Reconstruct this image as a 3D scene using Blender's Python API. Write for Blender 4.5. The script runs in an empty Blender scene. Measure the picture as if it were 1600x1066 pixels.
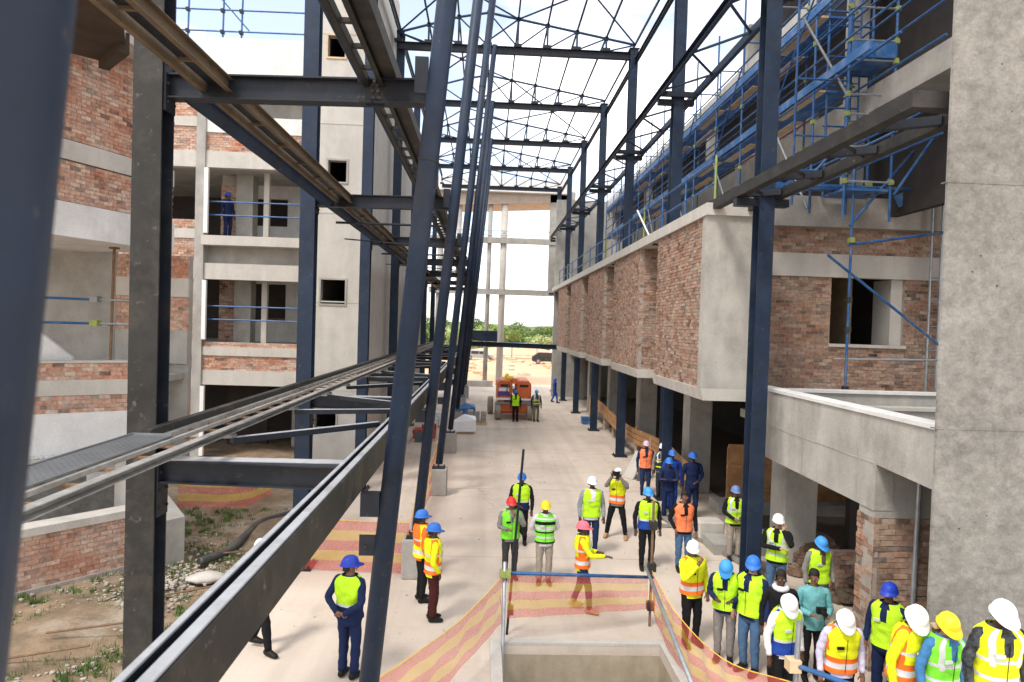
import bpy, bmesh, math, random
import numpy as np
from mathutils import Vector, Matrix
random.seed(7); RNG = np.random.default_rng(7)
S = bpy.context.scene; COL = S.collection

# ---------------------------------------------------------------- camera, world, sun, exposure
cd = bpy.data.cameras.new('camera'); cam = bpy.data.objects.new('camera', cd); COL.objects.link(cam)
cd.sensor_width = 36; cd.lens = 24.0; cd.clip_start = .05; cd.clip_end = 5000
_y = Vector((-42, 25, -1067)).normalized()
_u = Vector((math.sin(.030), math.cos(.030), 0)); _z = (_u - _u.dot(_y)*_y).normalized(); _x = _y.cross(_z)
cam.matrix_world = Matrix.Translation((0, 0, 5.3)) @ Matrix((_x, _y, _z)).to_4x4()
cd.dof.use_dof = True; cd.dof.focus_distance = 9.5; cd.dof.aperture_fstop = 2.4
S.camera = cam

W = bpy.data.worlds.new('World'); S.world = W; W.use_nodes = True
nt = W.node_tree; nt.nodes.clear()
def N(nt, t, **k):
    n = nt.nodes.new(t)
    for a, b in k.items(): setattr(n, a, b)
    return n
sky = N(nt, 'ShaderNodeTexSky', sky_type='NISHITA', sun_disc=False)
sky.sun_elevation = math.radians(55); sky.sun_rotation = math.radians(218)
bgs = N(nt, 'ShaderNodeBackground'); bgs.inputs[1].default_value = .15
bgc = N(nt, 'ShaderNodeBackground'); bgc.inputs[0].default_value = (1, .965, .925, 1); bgc.inputs[1].default_value = 1.25
tc = N(nt, 'ShaderNodeTexCoord'); mp = N(nt, 'ShaderNodeMapping'); mp.inputs['Scale'].default_value = (1, 1, 2.2)
mp.inputs['Location'].default_value = (.35, .2, .1)
no = N(nt, 'ShaderNodeTexNoise'); no.inputs['Scale'].default_value = 2.6; no.inputs['Detail'].default_value = 7
no.inputs['Roughness'].default_value = .55
rp = N(nt, 'ShaderNodeValToRGB'); rp.color_ramp.elements[0].position = .42; rp.color_ramp.elements[1].position = .57; rp.color_ramp.elements[0].color = (.2, .2, .2, 1)
mx = N(nt, 'ShaderNodeMixShader'); wo = N(nt, 'ShaderNodeOutputWorld'); L = nt.links.new
L(tc.outputs['Generated'], mp.inputs[0]); L(mp.outputs[0], no.inputs[0]); L(no.outputs[0], rp.inputs[0])
L(sky.outputs[0], bgs.inputs[0]); L(rp.outputs[0], mx.inputs[0]); L(bgs.outputs[0], mx.inputs[1]); L(bgc.outputs[0], mx.inputs[2])
L(mx.outputs[0], wo.inputs[0])
sd = bpy.data.lights.new('sun', 'SUN'); sun = bpy.data.objects.new('sun', sd); COL.objects.link(sun)
sd.energy = 1.5; sd.angle = math.radians(12); sd.color = (1, .93, .84)
_e, _a = math.radians(55), math.radians(218)
_d = Vector((math.sin(_a)*math.cos(_e), math.cos(_a)*math.cos(_e), math.sin(_e)))   # towards the sun
sun.rotation_euler = _d.to_track_quat('Z', 'Y').to_euler()
S.view_settings.view_transform = 'Standard'; S.view_settings.look = 'None'
S.view_settings.gamma = 1; S.view_settings.exposure = 0.95; S.view_settings.use_curve_mapping = False

# ---------------------------------------------------------------- materials
MATS = {}
def mat(name, col, rough=.8, metal=0., var=.15, scale=2., bump=.15, bscale=30., col2=None, c2=.5, c2scale=1.2, streak=0., spec=.4, scuff=0., speck=0.):
    m = bpy.data.materials.new(name); m.use_nodes = True; t = m.node_tree; P = t.nodes['Principled BSDF']; L = t.links.new
    P.inputs['Roughness'].default_value = rough; P.inputs['Metallic'].default_value = metal
    P.inputs['Specular IOR Level'].default_value = spec
    tc = N(t, 'ShaderNodeTexCoord'); geo = N(t, 'ShaderNodeNewGeometry')
    n1 = N(t, 'ShaderNodeTexNoise'); n1.inputs['Scale'].default_value = scale; n1.inputs['Detail'].default_value = 8; n1.inputs['Roughness'].default_value = .62
    L(geo.outputs['Position'] if metal < 0 else tc.outputs['Object'], n1.inputs[0])
    r = N(t, 'ShaderNodeValToRGB'); e = r.color_ramp.elements
    e[0].position = .3; e[1].position = .7
    e[0].color = tuple(c*(1-var) for c in col)+(1,); e[1].color = tuple(min(1, c*(1+var)) for c in col)+(1,)
    L(n1.outputs[0], r.inputs[0]); out = r.outputs[0]
    if col2:
        n2 = N(t, 'ShaderNodeTexNoise'); n2.inputs['Scale'].default_value = c2scale; n2.inputs['Detail'].default_value = 9; n2.inputs['Roughness'].default_value = .7
        L(tc.outputs['Object'], n2.inputs[0])
        r2 = N(t, 'ShaderNodeValToRGB'); r2.color_ramp.elements[0].position = .5; r2.color_ramp.elements[1].position = .68
        r2.color_ramp.elements[1].color = (c2, c2, c2, 1)
        L(n2.outputs[0], r2.inputs[0]); m2 = N(t, 'ShaderNodeMix', data_type='RGBA'); m2.inputs['B'].default_value = tuple(col2)+(1,)
        L(r2.outputs[0], m2.inputs['Factor']); L(out, m2.inputs['A']); out = m2.outputs['Result']
    if streak:
        mp = N(t, 'ShaderNodeMapping'); mp.inputs['Scale'].default_value = (1.7, 1.7, .45); L(tc.outputs['Object'], mp.inputs[0])
        n3 = N(t, 'ShaderNodeTexNoise'); n3.inputs['Scale'].default_value = 1.6; n3.inputs['Detail'].default_value = 6; L(mp.outputs[0], n3.inputs[0])
        r3 = N(t, 'ShaderNodeMapRange'); r3.inputs[1].default_value = .35; r3.inputs[2].default_value = .7; r3.inputs[3].default_value = 1; r3.inputs[4].default_value = 1-streak*.7
        L(n3.outputs[0], r3.inputs[0]); m3 = N(t, 'ShaderNodeMix', data_type='RGBA', blend_type='MULTIPLY'); m3.inputs['Factor'].default_value = 1
        L(out, m3.inputs['A']); L(r3.outputs[0], m3.inputs['B']); out = m3.outputs['Result']
    if scuff or speck:
        n6 = N(t, 'ShaderNodeTexNoise'); n6.inputs['Scale'].default_value = 9 if scuff else 28; n6.inputs['Detail'].default_value = 12; n6.inputs['Roughness'].default_value = .75
        L(tc.outputs['Object'], n6.inputs[0]); r6 = N(t, 'ShaderNodeMapRange')
        r6.inputs[1].default_value = .60 if scuff else .3; r6.inputs[2].default_value = .66 if scuff else .7; r6.inputs[3].default_value = 0 if scuff else 1-speck; r6.inputs[4].default_value = scuff*4 if scuff else 1+speck*.6
        L(n6.outputs[0], r6.inputs[0]); m6 = N(t, 'ShaderNodeMix', data_type='RGBA', blend_type='MIX' if scuff else 'MULTIPLY'); L(out, m6.inputs['A'])
        if scuff: m6.inputs['B'].default_value = (.13, .115, .095, 1); L(r6.outputs[0], m6.inputs['Factor'])
        else: m6.inputs['Factor'].default_value = 1; L(r6.outputs[0], m6.inputs['B'])
        out = m6.outputs['Result']
    L(out, P.inputs['Base Color'])
    if bump:
        n4 = N(t, 'ShaderNodeTexNoise'); n4.inputs['Scale'].default_value = bscale; n4.inputs['Detail'].default_value = 5; L(tc.outputs['Object'], n4.inputs[0])
        b = N(t, 'ShaderNodeBump'); b.inputs['Strength'].default_value = bump; b.inputs['Distance'].default_value = .02
        L(n4.outputs[0], b.inputs['Height']); L(b.outputs[0], P.inputs['Normal'])
    MATS[name] = m; return m

def brick_mat(name, cols, mortar, smear, sscale=1.4):
    m = bpy.data.materials.new(name); m.use_nodes = True; t = m.node_tree; P = t.nodes['Principled BSDF']; L = t.links.new
    P.inputs['Roughness'].default_value = .92; P.inputs['Specular IOR Level'].default_value = .2
    a = N(t, 'ShaderNodeAttribute', attribute_name='tone'); r = N(t, 'ShaderNodeValToRGB')
    el = r.color_ramp.elements
    while len(el) < len(cols): el.new(.5)
    for i, c in enumerate(cols): el[i].position = i/(len(cols)-1); el[i].color = tuple(c)+(1,)
    L(a.outputs['Fac'], r.inputs[0])
    tc = N(t, 'ShaderNodeNewGeometry')
    n = N(t, 'ShaderNodeTexNoise'); n.inputs['Scale'].default_value = sscale; n.inputs['Detail'].default_value = 9; n.inputs['Roughness'].default_value = .72
    L(tc.outputs['Position'], n.inputs[0])
    r2 = N(t, 'ShaderNodeValToRGB'); r2.color_ramp.elements[0].position = .5-smear*.28; r2.color_ramp.elements[1].position = .72
    r2.color_ramp.elements[1].color = (.8, .8, .8, 1); L(n.outputs[0], r2.inputs[0])
    mx = N(t, 'ShaderNodeMix', data_type='RGBA'); mx.inputs['B'].default_value = tuple(mortar)+(1,)
    L(r2.outputs[0], mx.inputs['Factor']); L(r.outputs[0], mx.inputs['A'])
    n5 = N(t, 'ShaderNodeTexNoise'); n5.inputs['Scale'].default_value = 14; n5.inputs['Detail'].default_value = 5; L(tc.outputs['Position'], n5.inputs[0])
    m3 = N(t, 'ShaderNodeMix', data_type='RGBA', blend_type='MULTIPLY'); m3.inputs['Factor'].default_value = 1
    mr = N(t, 'ShaderNodeMapRange'); mr.inputs[1].default_value = .3; mr.inputs[2].default_value = .7; mr.inputs[3].default_value = .7; mr.inputs[4].default_value = 1.25
    L(n5.outputs[0], mr.inputs[0]); L(mx.outputs['Result'], m3.inputs['A']); L(mr.outputs[0], m3.inputs['B']); L(m3.outputs['Result'], P.inputs['Base Color'])
    b = N(t, 'ShaderNodeBump'); b.inputs['Strength'].default_value = .4; b.inputs['Distance'].default_value = .01
    n6 = N(t, 'ShaderNodeTexNoise'); n6.inputs['Scale'].default_value = 60; L(tc.outputs['Position'], n6.inputs[0]); L(n6.outputs[0], b.inputs['Height']); L(b.outputs[0], P.inputs['Normal'])
    MATS[name] = m; return m

CONC = mat('concrete', (.40, .385, .355), .85, var=.16, scale=1.3, bump=.3, bscale=18, col2=(.25, .235, .21), c2=.6, c2scale=.8, streak=.22, speck=.14)
CONCP = mat('concrete_pale', (.56, .535, .49), .85, var=.13, scale=1.1, bump=.2, bscale=22, col2=(.36, .34, .31), c2=.5, c2scale=1.1, streak=.2, speck=.14)
CONCW = mat('limewashed_concrete', (.72, .72, .71), .8, var=.1, scale=1.5, bump=.15, col2=(.5, .48, .45), c2=.45, c2scale=1.3, streak=.15, speck=.14)
CONCR = mat('rough_cast_concrete', (.225, .217, .197), .92, var=.26, scale=7.5, bump=1.0, bscale=11, col2=(.34, .33, .305), c2=.6, c2scale=1.1, streak=.25, speck=.22)
MORT = mat('mortar', (.36, .32, .28), .95, var=.2, scale=6, bump=.4)
STEEL = mat('painted_steel', (.014, .019, .029), .5, .0, var=.3, scale=2.5, bump=.08, col2=(.045, .043, .040), c2=.5, c2scale=1.6, streak=.2, spec=.28, scuff=.12)
STEELB = mat('blue_grey_steel', (.015, .028, .056), .5, .0, var=.3, scale=2., bump=.08, col2=(.045, .048, .052), c2=.45, c2scale=1.3, spec=.28, scuff=.12)
STEELT = mat('dusty_steel', (.026, .0255, .024), .6, .0, var=.35, scale=3., bump=.1, col2=(.065, .055, .042), c2=.6, c2scale=1.5, spec=.3, scuff=.2)
BRNS = mat('dusty_brown_steel', (.13, .098, .062), .7, 0, var=.35, scale=4, bump=.1, col2=(.04, .032, .025), c2=.7, c2scale=2)
RAILM = mat('worn_rail_steel', (.30, .295, .28), .5, .1, var=.3, scale=5, bump=.05, col2=(.10, .09, .08), c2=.6, c2scale=1.5)
LIPM = mat('bright_flange', (.42, .43, .45), .5, .05, var=.15, scale=5, bump=.03, col2=(.2, .19, .17), c2=.5, c2scale=2)  # pale colour puts the sunlit look on steel top faces
STEELL = mat('light_grey_steel', (.21, .215, .225), .42, .35, var=.25, scale=4., bump=.05, col2=(.12, .12, .12), c2=.5, spec=.5)
ROOFB = mat('blue_roof_steel', (.018, .045, .105), .5, .0, var=.25, scale=3., bump=0, spec=.3)
GALV = mat('galvanised_tube', (.38, .41, .44), .4, .6, var=.2, scale=6, bump=0)
SCAF = mat('blue_scaffold_paint', (.025, .10, .27), .5, .1, var=.3, scale=5, bump=0, col2=(.20, .22, .24), c2=.6, c2scale=3)
DECKB = mat('blue_deck_paint', (.04, .14, .36), .5, .1, var=.25, scale=2, bump=0, col2=(.3, .33, .36), c2=.5, c2scale=2)
COUP = mat('coupler_paint', (.26, .31, .08), .6, var=.3, scale=9, bump=0)
RUST = mat('rusty_bar', (.20, .12, .07), .85, .1, var=.3, scale=12, bump=.1)
WOOD = mat('formwork_timber', (.50, .27, .12), .75, var=.3, scale=3, bump=.15, col2=(.30, .16, .08), c2=.6)
WOODP = mat('pale_timber', (.60, .44, .27), .8, var=.2, scale=3, bump=.15)
ASPH = mat('black_pipe_plastic', (.06, .06, .06), .5, var=.3, scale=4, bump=0, col2=(.2, .19, .17), c2=.5)
BRK1 = brick_mat('orange_red_brick', [(.14, .055, .038), (.40, .145, .08), (.49, .21, .125), (.55, .30, .20), (.60, .43, .33)], (.52, .46, .39), .62)
BRK2 = brick_mat('burnt_stock_brick', [(.06, .03, .022), (.23, .10, .06), (.33, .155, .095), (.41, .23, .155), (.46, .33, .25)], (.40, .34, .28), .7, 1.8)
WHITEP = mat('white_plastic', (.8, .8, .8), .4, var=.05, bump=0)
DARKI = mat('dark_interior_shade', (.045, .038, .035), .9, var=.2, bump=0)  # near-black colour stands in for shade inside rooms, holes and openings

# ---------------------------------------------------------------- mesh helpers
ORG = {}
class MB:
    def __init__(s): s.v = []; s.f = []; s.mi = []; s.uv = None; s.cur = 0
    def add(s, vs, fs):
        b = len(s.v); s.v += [tuple(p) for p in vs]; s.f += [tuple(b+i for i in q) for q in fs]; s.mi += [s.cur]*len(fs); return s
    def box(s, x0, x1, y0, y1, z0, z1):
        return s.add([(x0,y0,z0),(x1,y0,z0),(x1,y1,z0),(x0,y1,z0),(x0,y0,z1),(x1,y0,z1),(x1,y1,z1),(x0,y1,z1)],
              [(0,3,2,1),(4,5,6,7),(0,1,5,4),(1,2,6,5),(2,3,7,6),(3,0,4,7)])
    def bar(s, a, b, w, h, up=(0,0,1), off=(0,0)):
        a, b = Vector(a), Vector(b); d = (b-a).normalized(); up = Vector(up)
        x = d.cross(up)
        if x.length < 1e-4: x = d.cross(Vector((0,1,0)))
        x.normalize(); z = x.cross(d).normalized()
        a = a+x*off[0]+z*off[1]; b = b+x*off[0]+z*off[1]
        vs = [p+x*(i*w/2)+z*(j*h/2) for p in (a, b) for i, j in ((-1,-1),(1,-1),(1,1),(-1,1))]
        return s.add(vs, [(0,1,2,3),(7,6,5,4),(0,4,5,1),(1,5,6,2),(2,6,7,3),(3,7,4,0)])
    def tube(s, a, b, r, n=8, r2=None, cap=True):
        return s.path([a, b], [r, r if r2 is None else r2], n, cap)
    def path(s, pts, rs, n=8, cap=True, ell=None, up=None):
        pts = [Vector(p) for p in pts]
        if not hasattr(rs, '__len__'): rs = [rs]*len(pts)
        base = len(s.v); ref = None; fs = []
        for i, p in enumerate(pts):
            d = (pts[min(i+1, len(pts)-1)]-pts[max(i-1, 0)]).normalized()
            if ref is None:
                ref = Vector(up) if up else (Vector((0,0,1)) if abs(d.z) < .9 else Vector((1,0,0)))
            x = d.cross(ref)
            if x.length < 1e-4: x = d.orthogonal()
            x.normalize(); z = x.cross(d).normalized(); ref = z
            rx, rz = rs[i] if hasattr(rs[i], '__len__') else (rs[i], rs[i])
            for k in range(n):
                t = 2*math.pi*k/n; s.v.append(tuple(p+x*(math.cos(t)*rx)+z*(math.sin(t)*rz)))
        for i in range(len(pts)-1):
            for k in range(n):
                a = base+i*n+k; b = base+i*n+(k+1) % n; fs.append((a, b, b+n, a+n))
        if cap: fs.append(tuple(base+k for k in range(n))[::-1]); fs.append(tuple(base+(len(pts)-1)*n+k for k in range(n)))
        s.f += fs; s.mi += [s.cur]*len(fs); return s
    def poly(s, pts2, axis, a, b):
        """extrude a 2-D outline along an axis: axis 'x': pts=(y,z) ; 'y': (x,z) ; 'z': (x,y)"""
        n = len(pts2); mk = {'x': lambda p, t: (t, p[0], p[1]), 'y': lambda p, t: (p[0], t, p[1]), 'z': lambda p, t: (p[0], p[1], t)}[axis]
        vs = [mk(p, a) for p in pts2]+[mk(p, b) for p in pts2]
        fs = [tuple(range(n)), tuple(range(2*n-1, n-1, -1))]+[(i, i+n, (i+1) % n+n, (i+1) % n) for i in range(n)]
        return s.add(vs, fs)
    def build(s, name, m, parent=None, smooth=False, kind=None, bevel=0):
        me = bpy.data.meshes.new(name); o0 = Vector((0,0,0))
        if parent is not None: o0 = ORG.get(parent.name, o0)
        me.from_pydata([(p[0]-o0.x, p[1]-o0.y, p[2]-o0.z) for p in s.v], [], s.f)
        for mm in (m if isinstance(m, (list, tuple)) else [m]): me.materials.append(mm)
        if isinstance(m, (list, tuple)): me.polygons.foreach_set('material_index', s.mi)
        if s.uv:
            ul = me.uv_layers.new(name='UVMap'); fl = []
            for l in me.loops: fl += s.uv[l.vertex_index]
            ul.data.foreach_set('uv', fl)
        bm = bmesh.new(); bm.from_mesh(me); bmesh.ops.recalc_face_normals(bm, faces=bm.faces); bm.to_mesh(me); bm.free()
        if smooth: me.polygons.foreach_set('use_smooth', [True]*len(me.polygons))
        o = bpy.data.objects.new(name, me); COL.objects.link(o)
        if parent is not None: o.parent = parent; ORG[o.name] = o0
        if kind: o['kind'] = kind
        if bevel:
            md = o.modifiers.new('bevel', 'BEVEL'); md.width = bevel; md.segments = 1; md.limit_method = 'ANGLE'
        return o
def thing(name, label, cat, loc=(0,0,0), group=None, rz=0):
    o = bpy.data.objects.new(name, None); COL.objects.link(o); o.location = loc; o.rotation_euler = (0,0,rz); o.empty_display_size = .2
    ORG[o.name] = Vector(loc); o['label'] = label; o['category'] = cat
    if group: o['group'] = group
    return o
def local_thing(*a, **k):
    o = thing(*a, **k); ORG[o.name] = Vector((0,0,0)); return o
def tag(o, label, cat, group=None):
    o['label'] = label; o['category'] = cat
    if group: o['group'] = group
    return o
def dup(root, loc, label=None, group=None, rz=None, scale=None):
    r = root.copy(); COL.objects.link(r); r.location = loc
    if rz is not None: r.rotation_euler = (0,0,rz)
    if scale: r.scale = scale
    if label: r['label'] = label
    if group: r['group'] = group
    for ch in list(root.children):
        c = ch.copy(); COL.objects.link(c); c.parent = r
        for g in list(ch.children):
            d = g.copy(); COL.objects.link(d); d.parent = c
    return r
def B(name, m, parent, *boxes, **k):
    b = MB()
    for x in boxes: b.box(*x)
    return b.build(name, m, parent, **k)
def ibeam(parent, a, b, h=.3, w=.2, tf=.018, tw=.014, m=None, up=(0,0,1)):
    m = m or STEEL
    q = MB().bar(a, b, tw, h-2*tf, up); q.build('web', m, parent)
    for s in (1, -1): MB().bar(a, b, w, tf, up, off=(0, s*(h-tf)/2)).build('flange', m, parent)
def bolts(parent, pts, r=.016, h=.02, axis=(0,-1,0)):
    q = MB(); ax = Vector(axis)
    for p in pts: q.tube(Vector(p), Vector(p)+ax*h, r, 6)
    return q.build('bolt', STEELT, parent)

# ---------------------------------------------------------------- brickwork: real bricks over a recessed mortar core
SHARED = {}
def bricks(parent, mtl, path, z0, z1, n_side=1, holes=(), loose=0, depth=.10, L_=.222, H_=.073, J=.012, core=.2, corecap=True):
    """path: list of (x, y); bricks face to the right hand side (n_side=1) of the travelling direction.
    loose: so many of the bricks nearest the camera are objects of their own."""
    pts = [Vector((p[0], p[1])) for p in path]; seg = [(pts[i+1]-pts[i]).length for i in range(len(pts)-1)]; tot = sum(seg)
    def at(u):
        i = 0; u = max(0, min(u, tot-1e-6))
        while i < len(seg)-1 and u > seg[i]: u -= seg[i]; i += 1
        d = (pts[i+1]-pts[i]).normalized(); p = pts[i]+d*u
        return p, d, Vector((d.y, -d.x))*n_side
    rows = int((z1-z0)/(H_+J)+1e-6); ph = (z1-z0)/max(rows, 1)
    bl = []; off = ORG.get(parent.name, Vector((0,0,0)))
    for r in range(rows):
        za = z0+r*ph; zb = za+ph-J; u = -(L_+J)/2 if r % 2 else 0.
        while u < tot-.03:
            u0, u1 = max(u, 0), min(u+L_, tot); u += L_+J
            if u1-u0 < .04: continue
            cut = [(u0, u1)]
            for (ha, hb, hc, hd) in holes:
                if zb > hc+.01 and za < hd-.01:
                    nc = []
                    for a, b in cut:
                        if b <= ha or a >= hb: nc.append((a, b)); continue
                        if a < ha-.03: nc.append((a, ha))
                        if b > hb+.03: nc.append((hb, b))
                    cut = nc
            for a, b in cut: bl.append((a, b, za, zb))
    # core, panel by panel so that holes stay open
    us = sorted({0., tot}|{h for q in holes for h in q[:2] if 0 < h < tot}|{sum(seg[:i]) for i in range(1, len(seg))})
    q = MB()
    for i in range(len(us)-1):
        a, b = us[i], us[i+1]; m_ = (a+b)/2
        zc = [z0, z1]+[z for h in holes if h[0] < m_ < h[1] for z in (max(h[2], z0), min(h[3], z1)) if z0 < z < z1]
        zc = sorted(set(zc))
        for j in range(len(zc)-1):
            mz = (zc[j]+zc[j+1])/2
            if any(h[0] < m_ < h[1] and h[2] < mz < h[3] for h in holes): continue
            pa, d, n = at(a+1e-5); pb = pa+d*(b-a)
            ps = [pa-n*.012, pb-n*.012, pb-n*core, pa-n*core]
            q.add([(p.x, p.y, z) for z in (zc[j], zc[j+1]) for p in ps], [(0,3,2,1),(4,5,6,7),(0,1,5,4),(1,2,6,5),(2,3,7,6),(3,0,4,7)])
    q.build('mortar_core', MORT, parent)
    C = Vector((0,0,5.3)); info = []
    for (a, b, za, zb) in bl:
        p, d, n = at(a+1e-4); info.append(((Vector((p.x, p.y, za))-C).length, a, b, za, zb, p, d, n))
    info.sort(key=lambda t: t[0]); V = []; F = []; T = []
    for k, (ds, a, b, za, zb, p, d, n) in enumerate(info):
        pr = random.uniform(-.009, .009); tone = min(1, max(0, random.gauss(.5, .28)))
        if k < loose:
            ln = round(b-a, 2); key = (mtl.name, ln, round(zb-za, 3), int(tone*5))
            if key not in SHARED:
                me = bpy.data.meshes.new('brick'); w = ln; t = depth; h = zb-za
                me.from_pydata([(0,0,0),(w,0,0),(w,-t,0),(0,-t,0),(0,0,h),(w,0,h),(w,-t,h),(0,-t,h)], [], [(0,1,2,3),(7,6,5,4),(4,5,1,0),(5,6,2,1),(6,7,3,2),(7,4,0,3)])
                at_ = me.attributes.new('tone', 'FLOAT', 'FACE'); at_.data.foreach_set('value', [min(1, (int(tone*5)+.5)/5)]*6); me.materials.append(mtl)
                SHARED[key] = me
            o = bpy.data.objects.new('brick', SHARED[key]); COL.objects.link(o); o.parent = parent
            o.matrix_local = Matrix(((d.x, n.x, 0, p.x+n.x*pr-off.x), (d.y, n.y, 0, p.y+n.y*pr-off.y), (0, 0, 1, za-off.z), (0,0,0,1)))
        else:
            pb = p+d*(b-a); base = len(V); i0, i1 = p-n*.03, pb-n*.03; o0, o1 = p+n*pr, pb+n*pr
            for z in (za, zb):
                for w in (i0, i1, o1, o0): V.append((w.x-off.x, w.y-off.y, z-off.z))
            F += [(base+3, base+2, base+6, base+7), (base, base+3, base+7, base+4), (base+2, base+1, base+5, base+6), (base+7, base+6, base+5, base+4), (base, base+1, base+2, base+3)]
            T += [tone]*5
    if F:
        me = bpy.data.meshes.new('brickwork'); me.from_pydata(V, [], F); at_ = me.attributes.new('tone', 'FLOAT', 'FACE'); at_.data.foreach_set('value', T)
        me.materials.append(mtl); o = bpy.data.objects.new('brickwork', me); COL.objects.link(o); o.parent = parent; o['kind'] = 'stuff'
# ---------------------------------------------------------------- ground
PX0, PX1, PY0, PY1 = .42, 3.08, 3.0, 11.2                       # the open pit
PLAZA = mat('dusty_concrete_paving', (.62, .535, .455), .9, var=.10, scale=.3, bump=.12, bscale=14, col2=(.40, .32, .25), c2=.5, c2scale=.45, speck=.10)
_t = PLAZA.node_tree; _P = _t.nodes['Principled BSDF']; _src = _P.inputs['Base Color'].links[0].from_socket    # faint tyre tracks along the passage
_tc = N(_t, 'ShaderNodeTexCoord'); _mp = N(_t, 'ShaderNodeMapping'); _mp.inputs['Scale'].default_value = (1.5, .06, 1); _mp.inputs['Rotation'].default_value = (0, 0, .06)
_n = N(_t, 'ShaderNodeTexNoise'); _n.inputs['Scale'].default_value = 1.4; _n.inputs['Detail'].default_value = 9; _r = N(_t, 'ShaderNodeMapRange')
_r.inputs[1].default_value = .48; _r.inputs[2].default_value = .66; _r.inputs[3].default_value = 1; _r.inputs[4].default_value = .89
_m = N(_t, 'ShaderNodeMix', data_type='RGBA', blend_type='MULTIPLY'); _m.inputs['Factor'].default_value = 1
_t.links.new(_tc.outputs['Object'], _mp.inputs[0]); _t.links.new(_mp.outputs[0], _n.inputs[0]); _t.links.new(_n.outputs[0], _r.inputs[0]); _t.links.new(_src, _m.inputs['A']); _t.links.new(_r.outputs[0], _m.inputs['B']); _t.links.new(_m.outputs['Result'], _P.inputs['Base Color'])
DIRT = mat('trampled_earth', (.235, .17, .11), .95, var=.4, scale=1.6, bump=1., bscale=6, col2=(.42, .37, .30), c2=.85, c2scale=.7, speck=.3)
SANDY = mat('bare_orange_earth', (.62, .39, .24), .95, var=.14, scale=.05, bump=.2, bscale=1, col2=(.74, .62, .47), c2=.8, c2scale=.04)
FARG = mat('far_scrub', (.10, .14, .05), .95, var=.3, scale=.02, bump=0, col2=(.30, .27, .15), c2=.5, c2scale=.01)
b = MB(); z = 0.
for x0, x1, y0, y1 in ((-4.6, PX0, -6, 62), (PX1, 40, -6, 62), (PX0, PX1, PY1, 62), (PX0, PX1, -6, PY0)):
    b.box(x0, x1, y0, y1, -.15, 0)
b.build('paving', PLAZA, kind='structure')
# earth on the left: a gently uneven sheet
nx, ny = 60, 90; V = []; F = []
for j in range(ny+1):
    for i in range(nx+1):
        x = -34+i*(29.6/nx); y = -4+j*(66/ny)
        h = .07*math.sin(x*1.7+y*.6)+.06*math.sin(y*1.3-x*.8)+random.uniform(-.035, .035)
        V.append((x, y, max(-.02, .03+h) if i < nx else -.03))
for j in range(ny):
    for i in range(nx): a = j*(nx+1)+i; F.append((a, a+1, a+nx+2, a+nx+1))
MB().add(V, F).build('earth_ground', DIRT, smooth=True, kind='structure')
b = MB(); b.add([(-900, 62, -.05), (900, 62, -.05), (900, 135, -.05), (-900, 135, -.05)], [(0,1,2,3)]); b.build('bare_earth_ground', SANDY, kind='structure')
b = MB(); b.add([(-1600, 135, -.1), (1600, 135, -.1), (1600, 2600, -4), (-1600, 2600, -4)], [(0,1,2,3)]); b.build('far_ground', FARG, kind='structure')
MB().add([(-900, -60, -.2), (900, -60, -.2), (900, 63, -.2), (PX1, 63, -.2), (PX1, PY0, -.2), (PX0, PY0, -.2), (PX0, 63, -.2), (-900, 63, -.2)], [(0,1,2,3,4,5,6,7)]).build('subsoil_ground', SANDY, kind='structure')
PITC = mat('pit_wall_concrete', (.40, .34, .25), .9, var=.2, scale=2, bump=.3, streak=.4, col2=(.5, .45, .36), c2=.5)
b = MB()
b.box(PX0-.25, PX0, PY0, PY1, -3.2, -.152); b.box(PX1, PX1+.25, PY0, PY1, -3.2, -.152); b.box(PX0-.25, PX1+.25, PY1, PY1+.25, -3.2, -.152); b.box(PX0-.25, PX1+.25, PY0-.25, PY0, -3.2, -.152)
b.box(PX0-.25, PX1+.25, PY0-.25, PY1+.25, -3.4, -3.2); b.build('pit_lining', PITC, kind='structure')
b = MB(); b.box(PX0-.18, PX0, PY0, PY1+.18, .004, .05); b.box(PX1, PX1+.18, PY0, PY1+.18, .004, .05); b.box(PX0, PX1, PY1, PY1+.18, .004, .05)
b.build('pit_kerb', CONCP, kind='structure')
# paving joints: narrow raised mortar fillets between the poured bays
b = MB()
for y in (9.0, 15.5, 22, 28.5, 35, 41.5, 48): b.box(-4.5, 9, y, y+.012, .001, .004)
b.build('paving_joint', mat('joint_filler', (.42, .36, .31), .9, bump=0), kind='structure')

b = MB()
for k in range(7):
    x, y = random.uniform(-3.5, 5), random.uniform(9, 30); px = [(x, y)]
    for q in range(14): px.append((px[-1][0]+random.uniform(-.22, .22), px[-1][1]+random.uniform(.02, .3)))
    for a, c in zip(px, px[1:]):
        if not (PX0-.3 < a[0] < PX1+.3 and a[1] < PY1+.3): b.bar((a[0], a[1], .003), (c[0], c[1], .003), random.uniform(.006, .014), .002)
b.build('paving_crack', MATS['joint_filler'] if 'joint_filler' in MATS else MORT, kind='structure')
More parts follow.
